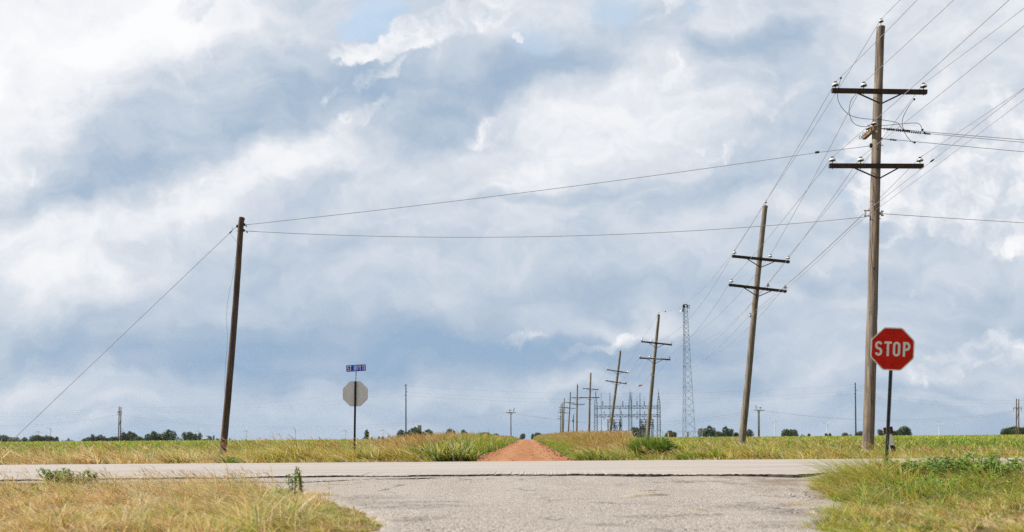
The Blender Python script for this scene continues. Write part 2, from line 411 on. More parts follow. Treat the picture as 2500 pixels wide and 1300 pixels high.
def hw_mat():
    m, nt, p = new_mat('highway_surface', 0.9, 0, 0.25)
    co = obj_co(nt)
    st = nt.noise(nt.mapping(co, scale=(0.05, 1.5, 1)), 1.5, 6, 0.65)
    sp = nt.noise(co, 60, 3, 0.7); pat = nt.noise(co, 0.45, 5, 0.6)
    c = nt.mix(nt.smooth(st, 0.35, 0.68), (0.33, 0.29, 0.26), (0.41, 0.375, 0.35))
    c = nt.mix(nt.smooth(pat, 0.52, 0.75, 0, 0.35), c, (0.29, 0.24, 0.205))
    c = nt.mix(nt.smooth(sp, 0.55, 0.75, 0, 0.4), c, (0.19, 0.165, 0.15))
    s = nt.n('ShaderNodeSeparateXYZ'); nt.link(co, s.inputs[0])
    # wandering sealed cracks and a faint wire shadow painted across the paving
    wob = nt.noise(nt.mapping(co, scale=(0.6, 0.0, 0)), 1.0, 6, 0.6)
    for yy, wd, k in ((15.6, 0.012, 0.35), (18.4, 0.016, 0.25)):
        d = nt.math('ABSOLUTE', nt.math('SUBTRACT', nt.math('ADD', s.outputs[1], nt.math('MULTIPLY', wob, 0.5)), yy))
        c = nt.mix(nt.smooth(d, wd, wd * 3, k, 0.0), c, (0.13, 0.11, 0.10))
    d = nt.math('ABSOLUTE', nt.math('SUBTRACT', nt.math('SUBTRACT', s.outputs[1], nt.math('MULTIPLY', s.outputs[0], 0.55)), 13.2))
    on = nt.math('MULTIPLY', nt.smooth(s.outputs[0], 2.6, 3.4), nt.smooth(s.outputs[0], 7.5, 8.5, 1, 0))
    c = nt.mix(nt.math('MULTIPLY', nt.smooth(d, 0.03, 0.09, 0.3, 0.0), on), c, (0.15, 0.13, 0.12))
    nt.link(c, p.inputs['Base Color'])
    bump(nt, p, nt.math('ADD', sp, nt.math('MULTIPLY', st, 0.5)), 0.35, 0.01)
    return m
def gravel_mat():
    m, nt, p = new_mat('worn_chip_seal', 0.95, 0, 0.2)
    co = obj_co(nt)
    vo = nt.n('ShaderNodeTexVoronoi'); vo.inputs['Scale'].default_value = 52; nt.link(co, vo.inputs['Vector'])
    vo2 = nt.n('ShaderNodeTexVoronoi'); vo2.inputs['Scale'].default_value = 95; nt.link(co, vo2.inputs['Vector'])
    sp = nt.noise(co, 55, 4, 0.75); pat = nt.noise(co, 0.9, 6, 0.62); pat2 = nt.noise(co, 3.2, 6, 0.65)
    hs = nt.n('ShaderNodeSeparateColor'); nt.link(vo.outputs['Color'], hs.inputs[0])
    stone = nt.ramp(hs.outputs[0], [(0.0, (0.14, 0.118, 0.10)), (0.22, (0.265, 0.230, 0.202)), (0.7, (0.36, 0.317, 0.283)), (1.0, (0.54, 0.49, 0.45))])
    c = nt.mix(nt.smooth(pat, 0.3, 0.7, 0.05, 0.40), stone, (0.345, 0.313, 0.292))
    c = nt.mix(nt.smooth(sp, 0.56, 0.70, 0, 0.6), c, (0.11, 0.095, 0.085))
    # bare bitumen patches where the chips have gone, mostly along both margins
    s = nt.n('ShaderNodeSeparateXYZ'); nt.link(co, s.inputs[0])
    bare = None
    for (cx, cy, rx, ry) in PATCH:
        q = nt.n('ShaderNodeCombineXYZ')
        nt.link(nt.math('DIVIDE', nt.math('SUBTRACT', s.outputs[0], cx), rx), q.inputs[0]); nt.link(nt.math('DIVIDE', nt.math('SUBTRACT', s.outputs[1], cy), ry), q.inputs[1])
        dd = nt.math('SUBTRACT', 1.0, nt.vmath('LENGTH', q.outputs[0]), clamp=True)
        bare = dd if bare is None else nt.math('MAXIMUM', bare, dd)
    b = nt.smooth(nt.math('ADD', bare, nt.math('MULTIPLY', nt.math('SUBTRACT', pat2, 0.5), 1.7)), 0.34, 0.85)
    b = nt.math('MAXIMUM', b, nt.smooth(pat2, 0.62, 0.78, 0, 0.5))
    b = nt.math('MULTIPLY', b, nt.smooth(hs.outputs[1], 0.2, 0.55, 0.1, 1.0))
    b = nt.math('MULTIPLY', b, nt.smooth(nt.noise(co, 16, 4, 0.7), 0.36, 0.58, 0.15, 1.0))
    lane = nt.noise(nt.mapping(co, rot=(0, 0, 0.35), scale=(0.9, 0.25, 1)), 1.0, 4, 0.55)
    c = nt.mix(nt.smooth(lane, 0.4, 0.65, 0, 0.35), c, (0.41, 0.37, 0.335))
    ck = nt.n('ShaderNodeTexVoronoi', feature='DISTANCE_TO_EDGE'); ck.inputs['Scale'].default_value = 0.55
    nt.link(nt.vmath('ADD', co, nt.vmath('SCALE', nt.noise(co, 2.2, 5, 0.6, col=True), 0.8)), ck.inputs['Vector'])
    crk = nt.math('MULTIPLY', nt.smooth(ck.outputs['Distance'], 0.004, 0.016, 0.75, 0.0), nt.smooth(nt.noise(co, 0.7, 3, 0.5), 0.45, 0.6))
    c = nt.mix(crk, c, (0.07, 0.06, 0.055))
    c = nt.mix(nt.math('MULTIPLY', b, 0.78), c, (0.085, 0.072, 0.066))
    dirt_ = nt.math('MULTIPLY', nt.smooth(s.outputs[0], 1.6, 4.6), nt.smooth(nt.noise(nt.mapping(co, scale=(1, 0.6, 1)), 1.7, 6, 0.65), 0.46, 0.62))
    c = nt.mix(nt.math('MULTIPLY', dirt_, 0.75), c, (0.17, 0.118, 0.078))
    nt.link(c, p.inputs['Base Color'])
    h = nt.math('SUBTRACT', nt.math('MULTIPLY', sp, 0.7), nt.math('ADD', vo.outputs[0], nt.math('MULTIPLY', vo2.outputs[0], 0.5)))
    bump(nt, p, h, 0.7, 0.014)
    return m
PATCH = [(*gp(x, y)[:2], rx, ry) for x, y, rx, ry in [
    (880, 1222, 1.2, 0.9), (1000, 1245, 1.1, 0.7), (930, 1235, 0.9, 0.7), (1060, 1232, 0.7, 0.35), (1020, 1275, 0.5, 0.5), (1850, 1245, 0.8, 1.0), (1930, 1260, 0.6, 0.9), (1980, 1180, 0.9, 0.7), (1930, 1168, 1.6, 0.5), (1390, 1163, 1.6, 0.35), (1600, 1270, 0.9, 0.3), (1480, 1290, 0.5, 0.3), (1890, 1190, 1.1, 0.4), (1900, 1295, 0.5, 0.5)]]
def wob(x, s, seed):
    return s * (math.sin(x * 1.7 + seed) * 0.35 + math.sin(x * 4.3 + seed * 2.1) * 0.3 + math.sin(x * 11.1 + seed * 3.7) * 0.22 + math.sin(x * 27.0 + seed) * 0.13)
HZ = 0.09
HWF = (EYE - HZ) * FPX / 62.3
def hw_near(x): return float(np.interp(x, [-60, -12, -9.2, -4.4, 0, 3, 4.6, 5.6, 60], [13.3, 13.3, 13.57, 14.15, 14.3, 13.9, 13.4, 14.4, 14.4]))
def sh_near(x): return float(np.interp(x, [-60, -12, -9, -6, -4, -1.4, 0.6], [12.9, 12.9, 13.1, 13.0, 12.97, 14.0, 14.4]))
def slab(name, near, far, z, x0, x1, step, mat, amp, seed, label, bottom=-0.05, rough=0.0):
    """a sheet of paving with a broken near edge"""
    nxs = int((x1 - x0) / step); rows = 7
    V, F = [], []
    for i in range(nxs + 1):
        x = x0 + (x1 - x0) * i / nxs
        yn = (near(x) if callable(near) else near) + wob(x, amp, seed) + R.uniform(-amp, amp) * 0.04
        V.append((x, yn, bottom))
        for j in range(rows):
            t = j / (rows - 1)
            y = yn + (far - yn) * t; zt_ = z + (HZ - 0.034 - z) * t if rough else z
            zz = zt_ + (0.03 * math.sin(PI * t) if rough == 0 else 0) - (0.006 * abs(R.gauss(0, 1)) + max(0, 0.012 * math.sin(x * 2.3 + seed)) if j == 0 else 0)
            V.append((x, y, zz))
        V.append((x, far, bottom))
    k = rows + 2
    for i in range(nxs):
        for j in range(k - 1):
            F.append((i * k + j, (i + 1) * k + j, (i + 1) * k + j + 1, i * k + j + 1))
    o = raw_mesh(name, V, F, [mat, M['bitumen']]); tag(o, label, kind='structure')
    o.data.polygons.foreach_set('material_index', [1 if i % (k - 1) == 0 else 0 for i in range(len(F))]); return o
M['bitumen'] = plain('exposed_bitumen', (0.085, 0.072, 0.066), 0.9, 0, 0.4, 12)
hwm = hw_mat()
hw = slab('highway', hw_near, HWF, HZ, -60, 60, 0.03, hwm, 0.10, 1.3, 'pale worn two lane highway crossing the view')
shm = gravel_mat()
slab('road_shoulder', sh_near, 14.9, 0.055, -40, 0.6, 0.03, shm, 0.085, 4.1, 'crumbling outer strip of the highway edge', rough=1)
# side road apron with its ragged outline
LB = [gp(x, y) for x, y in [(-60, 1183), (300, 1188), (560, 1186), (730, 1196), (800, 1212), (870, 1230), (930, 1252), (972, 1276), (990, 1300)]]
RB = [gp(x, y) for x, y in [(2200, 1165), (2040, 1163), (2005, 1180), (1985, 1210), (2010, 1240), (1960, 1272), (1935, 1300)]]
def interp(pts, y):
    pts = sorted(pts, key=lambda p: p.y)
    if y <= pts[0].y: return pts[0].x
    for a, b in zip(pts, pts[1:]):
        if y <= b.y: return a.x + (b.x - a.x) * (y - a.y) / max(1e-6, b.y - a.y)
    return pts[-1].x
V, F = [], []
yy = np.concatenate([np.arange(-6, 4.5, 0.5), np.arange(4.5, 14.35, 0.06)])
ncol = 60
for y in yy:
    a = interp(LB, y) + wob(y, 0.10, 2) - 0.25; b = interp(RB, y) + wob(y, 0.10, 7) + 0.25
    for i in range(ncol + 1):
        t = i / ncol; x = a + (b - a) * t
        e = min(t, 1 - t) * ncol
        z = 0.034 + max(0, min(1, (y - 12.6) / 1.6)) ** 2 * (0.012 + 0.006 * math.sin(x * 1.9 + 2)) + 0.008 * math.sin(x * 1.1 + 1) * math.sin(y * 0.9) + 0.007 * math.sin(x * 2.9 + y * 2.1) - (0.05 * max(0, 1 - e) if e < 1 else 0)
        V.append((x, y, z))
k = ncol + 1
F = [(j * k + i, j * k + i + 1, (j + 1) * k + i + 1, (j + 1) * k + i) for j in range(len(yy) - 1) for i in range(ncol)]
apron = raw_mesh('side_road', V, F, shm, smooth=True); tag(apron, 'worn grey chip seal side road meeting the highway', kind='structure')
def dirt_mat():
    m, nt, p = new_mat('red_dirt', 0.95, 0, 0.1)
    co = obj_co(nt)
    n1 = nt.noise(co, 7, 6, 0.7); n2 = nt.noise(nt.mapping(co, scale=(1.6, 0.12, 1)), 1.3, 5, 0.6)
    c = nt.mix(nt.smooth(n1, 0.35, 0.7), (0.30, 0.132, 0.056), (0.42, 0.208, 0.098))
    c = nt.mix(nt.smooth(n2, 0.45, 0.7, 0, 0.5), c, (0.38, 0.205, 0.12))
    big = nt.noise(nt.mapping(co, scale=(2.2, 0.22, 1)), 1.0, 5, 0.65)
    s = nt.n('ShaderNodeSeparateXYZ'); nt.link(co, s.inputs[0])
    ax_ = nt.math('ABSOLUTE', nt.math('ADD', s.outputs[0], 0.1))
    rut = nt.math('ABSOLUTE', nt.math('SUBTRACT', ax_, 0.72))
    c = nt.mix(nt.smooth(rut, 0.1, 0.45, 0.3, 0.0), c, (0.46, 0.255, 0.15))
    c = nt.mix(nt.smooth(ax_, 1.0, 1.6, 0.0, 0.35), c, (0.22, 0.095, 0.05))
    c = nt.mix(nt.smooth(big, 0.45, 0.68, 0, 0.5), c, (0.22, 0.092, 0.053))
    fine = nt.noise(nt.mapping(co, scale=(14, 1.1, 1)), 1.0, 4, 0.75)
    c = nt.mix(nt.smooth(fine, 0.55, 0.68, 0, 0.6), c, (0.16, 0.065, 0.04))
    c = nt.mix(nt.smooth(nt.noise(co, 16, 3, 0.7), 0.58, 0.68, 0, 0.65), c, (0.12, 0.05, 0.032))
    nt.link(c, p.inputs['Base Color']); bump(nt, p, n1, 0.8, 0.05)
    return m
V, F = [], []
dy_ = np.concatenate([np.arange(HWF - 0.05, 40, 0.25), np.arange(40, 200, 2), np.arange(200, 420, 6)])
def road_edges(y):
    fl = max(0, 1 - (y - HWF) / 3.5) ** 2 * 0.9
    return -1.62 - 0.3 * min(1, max(0, (60 - y) / 38)) - fl + wob(y * 0.4, 0.10, 3), 1.42 + fl + wob(y * 0.4, 0.10, 9)
for y in dy_:
    a, b = road_edges(y)
    for i in range(13):
        t = i / 12; x = a + (b - a) * t
        V.append((x, y, terrain(y) + 0.012 + 0.03 * math.sin(PI * t) + R.uniform(-0.006, 0.006)))
F = [(j * 13 + i, j * 13 + i + 1, (j + 1) * 13 + i + 1, (j + 1) * 13 + i) for j in range(len(dy_) - 1) for i in range(12)]
dirt = raw_mesh('dirt_road', V, F, dirt_mat(), smooth=True); tag(dirt, 'straight red dirt road running to the horizon', kind='structure')
# ------------------------------------------------------------------ utility poles
def insulator(mb, o, up, s=1.0, n=12):
    prof = [(0.012, -0.20), (0.012, 0.06), (0.035, 0.075), (0.105, 0.085), (0.112, 0.10), (0.098, 0.135), (0.062, 0.165), (0.045, 0.17), (0.055, 0.185), (0.036, 0.195), (0.05, 0.215), (0.02, 0.225), (0.0, 0.226)]
    mats = [2, 2, 1, 0, 0, 0, 0, 1, 1, 1, 1, 1]
    mb.lathe(o, up, [(r * s, h * s) for r, h in prof], n, mats)
INS = [M['porcelain'], M['cap'], M['iron']]

def shaft_mesh(B, T, rb, rt, seed, n=16, rings=30):
    """tapered slightly crooked round shaft"""
    mb = MB(); ax = (T - B); a, u_, w_ = mb.frame(ax); rr = random.Random(seed)
    lump = [[rr.gauss(0, 0.018) for _ in range(n)] for _ in range(rings)]
    ph = rr.uniform(0, 6)
    vs = []
    for i in range(rings):
        t = i / (rings - 1)
        r = rb + (rt - rb) * t ** 0.9 + (0.08 * rb * max(0, 1 - t * 14))
        c = B + ax * t + u_ * (0.025 * math.sin(t * 5 + ph)) * min(1, ax.length / 10) * (0 if i in (0, rings - 1) else 1)
        for k in range(n):
            q = 2 * PI * k / n; r2 = r * (1 + lump[i][k])
            vs.append(c + u_ * (r2 * math.cos(q)) + w_ * (r2 * math.sin(q)))
    fs = [(i * n + k, i * n + (k + 1) % n, (i + 1) * n + (k + 1) % n, (i + 1) * n + k) for i in range(rings - 1) for k in range(n)]
    mb.add(vs, fs, 0, True)
    mb.add([vs[(rings - 1) * n + k] for k in range(n)] + [T + (T - B).normalized() * rt * 0.2], [(k, (k + 1) % n, n) for k in range(n)], 0)
    return mb

def crossarm(root, o, L, Rr, ins_f, pole_pt, drop, th, n_ins=12, brace_f=(0.26, 0.74), full=True):
    """arm from L to R with insulators at fractions of its length and two braces to the pole"""
    mb = MB(); d = (Rr - L).normalized(); up = Vector((0, 1, 0)).cross(d) * -1
    if up.z < 0: up = -up
    mb.beam(L, Rr, th, th * 0.85, (0, 1, 0))
    if full:
        for f in (0.02, 0.5, 0.98):
            c = L.lerp(Rr, f); mb.tube(c + Vector((0, -th * 0.5, 0)), c + Vector((0, -th * 0.5 - 0.02, 0)), 0.018, n=8)
    arm = mb.build('crossarm', M['arm'], root, o)
    tips = []
    for f in ins_f:
        p = L.lerp(Rr, f) + up * (th / 2 + 0.02)
        mi = MB(); insulator(mi, p, up, 1.0, n_ins); mi.build('insulator', INS, arm, o)
        tips.append(p + up * 0.205)
    for f in brace_f:
        b = MB(); p = L.lerp(Rr, f) - up * (th * 0.45) + Vector((0, -0.01 if f < 0.5 else 0.012, 0)); q = pole_pt - Vector((0, 0, drop)) + Vector((0.04 if f > .5 else -0.04, -0.03 if f < .5 else -0.02, 0))
        b.beam(p, q, 0.045, 0.02, (0, 1, 0)); b.build('brace', M['arm'], root, o)
    return tips

PT = []       # conductor attachment points, one dict per pole
def row_pole(D, base, top, rb, rt, ua, la, uf, lf, label, rack=None, seed=0, n=16, full=True, tz=None):
    B = at(*base, D); T = at(*top, D); ax = (T - B).normalized()
    g = B - ax * ((B.z - terrain(D) + 0.4) / ax.z)
    root = empty('utility_pole', (g.x, g.y, terrain(D)), label, 'utility pole', 'wooden power poles in a row beside the dirt road')
    o = root.location.copy()
    shaft_mesh(g, T, rb, rt, seed, n, 34 if full else 10).build('shaft', M['pole'], root, o)
    d = {}
    mi = MB(); insulator(mi, T + ax * 0.12, ax, 0.75 if full else 1); mi.build('insulator', INS, root, o); d['T'] = T + ax * 0.28
    def along(y):
        t = (y - T.z) / (B.z - T.z); return T.lerp(B, t)
    for key, a, f in (('U', ua, uf), ('L', la, lf)):
        L_, R_ = at(*a[0], D), at(*a[1], D)
        mid = L_.lerp(R_, 0.5); pp = along(mid.z)
        rr = rb + (rt - rb) * ((pp.z - B.z) / (T.z - B.z))
        L_ = at(*a[0], D - rr - 0.06); R_ = at(*a[1], D - rr - 0.06)
        tips = crossarm(root, o, L_, R_, f, pp + Vector((0, -rr * 0.9, 0)), 0.47, 0.135, 12 if full else 6, full=full)
        for i, tp in enumerate(tips): d[key + str(i + 1)] = tp
    if rack is not None:
        p = at(*rack, D)
        mb = MB()
        for dz in (0.09, -0.09): mb.beam(p + Vector((-0.06, 0, dz)), p + Vector((0.16, 0, dz)), 0.03, 0.012)
        mb.tube(p + Vector((-0.03, 0, -0.12)), p + Vector((-0.03, 0, 0.12)), 0.012)
        mb.lathe(p + Vector((-0.03, 0, -0.05)), (0, 0, 1), [(0.02, 0), (0.045, 0.005), (0.045, 0.035), (0.028, 0.05), (0.045, 0.065), (0.045, 0.095), (0.02, 0.1)], 10, [1] * 6)
        mb.build('spool_rack', [M['iron'], M['porcelain']], root, o)
        d['N'] = p + Vector((-0.07, 0, 0))
    PT.append(d)
    return root, o, d

root1, o1, d1 = row_pole(26.6, (2117.5, 1097), (2150.5, 67), 0.195, 0.135, ((2031, 221.8), (2262.4, 225.6)), ((2024.3, 405.4), (2253.6, 406.2)), (0.036, 0.335, 0.966), (0.034, 0.335, 0.967),
    'tallest power pole, upright, with two crossarms, right behind the red stop sign', (2113.8, 521.5), 1)
row_pole(42.2, (1810, 1079), (1868.5, 503.5), 0.20, 0.13, ((1787.5, 626), (1927.5, 640)), ((1779.5, 696), (1920, 712)), (0.035, 0.66, 0.97), (0.035, 0.67, 0.97),
    'leaning power pole with two crossarms, second tallest, between the stop sign and the lattice tower', (1832.5, 770), 2)
row_pole(75, (1581, 1064.7), (1608.1, 768.3), 0.215, 0.13, ((1565.6, 834.5), (1640.4, 842.5)), ((1561, 874.5), (1636.7, 878.8)), (0.02, 0.34, 0.975), (0.035, 0.335, 0.975),
    'leaning power pole rising behind the dark green bush, in front of the substation', (1590, 914), 3)
row_pole(109, (1490, 1057), (1514.5, 857.6), 0.22, 0.14, ((1482, 903), (1534, 911)), ((1478.5, 930), (1530, 937.6)), (0.03, 0.66, 0.97), (0.035, 0.67, 0.97),
    'strongly leaning power pole standing just before the first column of the substation', (1501, 962), 4, 12)
row_pole(147, (1438, 1049), (1442.2, 911.4), 0.23, 0.15, ((1422.5, 948.7), (1461.3, 951.8)), ((1416, 971), (1463.7, 971.5)), (0.04, 0.35, 0.96), (0.04, 0.36, 0.96),
    'upright power pole with two level crossarms, just beside the substation', (1440, 990), 5, 10)
row_pole(184, (1407.7, 1050), (1410, 939.5), 0.23, 0.15, ((1394, 971.3), (1426, 972)), ((1394, 987), (1427.4, 988.4)), (0.04, 0.35, 0.96), (0.04, 0.36, 0.96),
    'straight distant power pole, sixth of the row counted from the stop sign', (1409, 1003), 6, 8, False)
row_pole(222, (1387.7, 1054.6), (1392.6, 957.6), 0.24, 0.15, ((1379.4, 982.5), (1404, 984.7)), ((1378.5, 996), (1405, 998)), (0.04, 0.35, 0.96), (0.04, 0.36, 0.96),
    'slightly leaning distant power pole, seventh of the row counted from the stop sign', (1390, 1012), 7, 8, False)
row_pole(262, (1374.8, 1056), (1378, 972.6), 0.25, 0.16, ((1364.5, 995), (1387, 995.5)), ((1364, 1007), (1388, 1009)), (0.04, 0.35, 0.96), (0.04, 0.36, 0.96),
    'far power pole, third from the end of the row by the dirt road', (1376, 1020), 8, 8, False)
row_pole(300, (1372, 1056), (1374, 983), 0.26, 0.17, ((1364.5, 1001), (1382, 1001.5)), ((1361, 1006.5), (1379, 1007)), (0.04, 0.35, 0.96), (0.04, 0.36, 0.96),
    'far power pole, second from the end of the row by the dirt road', (1373, 1023), 9, 8, False)
row_pole(340, (1368, 1056), (1370, 986.5), 0.26, 0.17, ((1361, 1016.5), (1377, 1016.5)), ((1360, 1022.5), (1376, 1022.8)), (0.04, 0.35, 0.96), (0.04, 0.36, 0.96),
    'last and smallest power pole at the far end of the row', (1369, 1030), 10, 8, False)

# fittings of the tall corner pole
D1 = 26.6
def q(px, py, d=D1): return at(px, py, d)
mb = MB(); a0, a1 = q(2136.5, 312.5, 26.18), q(2109.5, 335.5, 27.05)
a1 = Vector((a0.x, a1.y, a0.z))
mb.beam(a0, a1, 0.125, 0.135, (0, 0, 1)); brk = mb.build('crossarm', M['armlit'], root1, o1)
for fpos in (0.10, 0.55):
    mi = MB(); insulator(mi, a0.lerp(a1, fpos) + Vector((0, 0, 0.07)), (0, 0, 1), 0.95); mi.build('insulator', INS, brk, o1)
mb = MB()
for fpos in (0.3, 0.62, 0.95):
    c = a0.lerp(a1, fpos) + Vector((-0.07, 0, 0)); pts = [c + Vector((-0.03 - 0.045 * (1 - math.cos(t)), 0, 0.05 * math.sin(t))) for t in np.linspace(0, 2 * PI, 11)]
    mb = MB(); mb.sweep(pts, 0.010); mb.tube(c, c + Vector((-0.035, 0, 0)), 0.010); mb.build('eye_bolt', M['iron'], brk, o1)
def deadend(p, qv, discs):
    mb = MB(); mb.tube(p, qv, 0.012); dv = qv - p
    for i in range(discs):
        t = 0.16 + 0.7 * i / max(1, discs - 1)
        mb.lathe(p + dv * t - dv.normalized() * 0.02, dv, [(0.0, 0), (0.042, 0.008), (0.042, 0.02), (0.0, 0.04)], 8)
    mb.tube(p + dv * 0.95, qv + dv.normalized() * 0.12, 0.026)
    return mb.build('deadend_string', M['iron'], root1, o1)
e1, e2, e3 = q(2213, 319, 26.2), q(2263, 327, 27.0), q(2180, 342)
deadend(q(2150, 314, 26.3), e1, 9); deadend(q(2150, 314.5, 26.95), e2, 16); deadend(q(2148, 338.5), e3, 2)
mb = MB(); p = q(2145, 521.5)
for dz in (0.065, -0.065): mb.beam(p, p + Vector((0.17, 0, dz * 0.3 + dz)), 0.035, 0.014)
mb.lathe(p + Vector((0.10, 0, -0.05)), (0, 0, 1), [(0.02, 0), (0.05, 0.005), (0.05, 0.035), (0.03, 0.05), (0.05, 0.065), (0.05, 0.095), (0.02, 0.1)], 10, [1] * 6)
mb.tube(p + Vector((0.10, 0, -0.1)), p + Vector((0.10, 0, 0.1)), 0.014); mb.build('spool_rack', [M['iron'], M['porcelain']], root1, o1)
mb = MB(); p = q(2126, 356)
mb.box(p, (0.06, 0.06, 0.14)); mb.tube(p, p + Vector((-0.09, 0, -0.02)), 0.014); mb.build('guy_clamp', M['iron'], root1, o1)
for a_, b_ in ((q(2150, 355), q(2156, 355.5)), (q(2144, 534), q(2150, 534.5))):
    mb = MB(); mb.tube(a_, b_, 0.014); mb.build('bolt', M['iron'], root1, o1)
def smooth_path(pts, n=6):
    out = []
    P = [pts[0]] + list(pts) + [pts[-1]]
    for i in range(1, len(P) - 2):
        for k in range(n):
            t = k / n; a, b, c, d = P[i - 1], P[i], P[i + 1], P[i + 2]
            out.append(0.5 * ((2 * b) + (c - a) * t + (2 * a - 5 * b + 4 * c - d) * t * t + (3 * b - a - 3 * c + d) * t ** 3))
    out.append(pts[-1]); return out
for pts in ([(2053, 191), (2045.5, 222), (2046, 244), (2056, 264), (2074, 281), (2100, 289), (2128, 291.6), (2152, 293), (2190, 300), (2197, 308), (2206, 318)],
            [(2097, 222), (2090, 230), (2078, 246), (2073, 270), (2078, 292), (2088, 304), (2103, 309), (2126, 310), (2152, 308), (2200, 303), (2238, 301), (2248, 308), (2251, 316), (2257, 325)],
            [(2232, 243), (2220, 258), (2206, 284), (2203, 302), (2207, 320), (2216, 336), (2227, 347), (2233, 348.4)]):
    mb = MB(); dd = 26.38
    w3p = smooth_path([q(x, y, dd) for x, y in pts]); mb.sweep(w3p, 0.009, 5)
    for i in ((0, -1) if len(pts) != 14 else (-6, -1)): mb.lathe(w3p[i] - Vector((0, 0, 0.04)), (0, 0, 1), [(0, 0), (0.032, 0.015), (0.04, 0.04), (0.03, 0.065), (0, 0.08)], 8)
    mb.build('jumper_wire', M['iron'], root1, o1)

# ------------------------------------------------------------------ wires
def span(a, b, sag, n=14):
    return [a.lerp(b, i / n) - Vector((0, 0, 4 * sag * (i / n) * (1 - i / n))) for i in range(n + 1)]
def wire(pts, r, label, mat='wire', name='overhead_wire', group='overhead wires'):
    mb = MB(); mb.sweep(pts, r, 5); o = mb.build(name, M[mat], None, pts[0]); return tag(o, label, 'wire', group)
BACK = {'T': (0.3, 0.8), 'U1': (0.0, 0.6), 'U2': (0.0, 0.6), 'U3': (0.0, 0.75), 'L1': (1.0, 0.45), 'L2': (0.9, 0.45), 'L3': (0.6, 0.4), 'N': (2.4, 0.2)}
WL = {'T': 'topmost wire, carried on the tips of the power poles', 'U1': 'wire on the outer insulator of the upper crossarms, dirt road side', 'U2': 'wire on the middle insulator of the upper crossarms', 'U3': 'wire on the outer insulator of the upper crossarms, field side',
      'L1': 'wire on the outer insulator of the lower crossarms, dirt road side', 'L2': 'wire on the middle insulator of the lower crossarms', 'L3': 'sagging wire on the outer insulator of the lower crossarms, field side', 'N': 'lowest wire of the pole row, on spool racks under the crossarms'}
KEYS = ['T', 'U1', 'U2', 'U3', 'L1', 'L2', 'L3', 'N']
PATHS = {}
for k in KEYS:
    a = d1[k]; dz, sg = BACK[k]
    pts = span(Vector((a.x, a.y - 36, a.z + dz)), a, sg, 24)
    for i in range(len(PT) - 1):
        sg = 0.12 if i == 0 else (1.85 if i == 1 else 1.5)
        if k == 'T' and i > 0: sg *= 0.9
        if k == 'N' and i > 0: sg *= 0.75
        pts += span(PT[i][k], PT[i + 1][k], sg, 16)[1:]
    PATHS[k] = pts
    wire(pts, 0.0085 if k != 'N' else 0.0075, WL[k])
pts = [p + Vector((0.10, 0.05, -0.10)) for p in span(Vector((d1['N'].x, -9, d1['N'].z + 2.5)), d1['N'], 0.35, 24)] + [p + Vector((0.0, 0.0, -0.1)) for p in span(d1['N'], PT[1]['N'], 0.2, 16)[1:]]
wire(pts, 0.0065, 'thin second wire running close below the lowest wire of the pole row')
# splices and markers on the line
def on_path(k, px, lo, hi):
    best = None
    P_ = PATHS[k]
    for a, b in zip(P_, P_[1:]):
        for t in np.linspace(0, 1, 12):
            p = a.lerp(b, t)
            if lo < p.y < hi:
                x = VX + FPX * p.x / p.y
                if best is None or abs(x - px) < best[0]: best = (abs(x - px), p.copy(), (b - a).normalized())
    return best[1], best[2]
for px in (1561.8, 1566.2):
    p, dv = on_path('L3', px, 75, 109); mb = MB(); mb.lathe(p - dv * 0.12, dv, [(0, 0), (0.09, 0.03), (0.12, 0.10), (0.09, 0.19), (0, 0.22)], 8)
    tag(mb.build('line_marker', M['red'], None, p), 'small red marker on the sagging wire before the substation, ' + ('the one nearer the far pole' if px < 1564 else 'the one nearer the close pole'), 'line marker', 'red markers on the wire')
p, dv = on_path('T', 1627, 42, 75); mb = MB(); mb.lathe(p - dv * 0.15, dv, [(0, 0), (0.05, 0.03), (0.06, 0.15), (0.05, 0.27), (0, 0.3)], 8)
tag(mb.build('wire_splice', M['iron'], None, p), 'small dark splice on the topmost wire beside the lattice tower', 'wire splice')
p, dv = on_path('N', 2281, 12, 26); mb = MB(); mb.lathe(p - dv * 0.1, dv, [(0, 0), (0.022, 0.02), (0.026, 0.1), (0.022, 0.18), (0, 0.2)], 8)
tag(mb.build('wire_splice', M['iron'], None, p), 'small splice on the lowest wire beside the tall upright pole', 'wire splice')

# service wires leaving across the field
def service(a, px2, py2, sag, label):
    b = q(px2, py2); dirn = (b - a); e = a + dirn * 3.2
    wire([a + (e - a) * (i / 20) - Vector((0, 0, 4 * sag * (i / 20) * (1 - i / 20))) for i in range(21)], 0.009, label)
service(e2 + Vector((0.1, 0, 0)), 2500, 345, 0.05, 'lower of the two close parallel wires leaving the tall pole across the field')
service(e1 + Vector((0.1, 0, 0)), 2500, 339, 0.05, 'upper of the two close parallel wires leaving the tall pole across the field')
service(e3 + Vector((0.1, 0, 0)), 2500, 368, 0.05, 'single wire leaving the tall pole across the field just below the parallel pair')
service(q(2156, 522.5), 2500, 541.5, 0.05, 'lone low wire leaving the tall pole from its spool rack across the field')

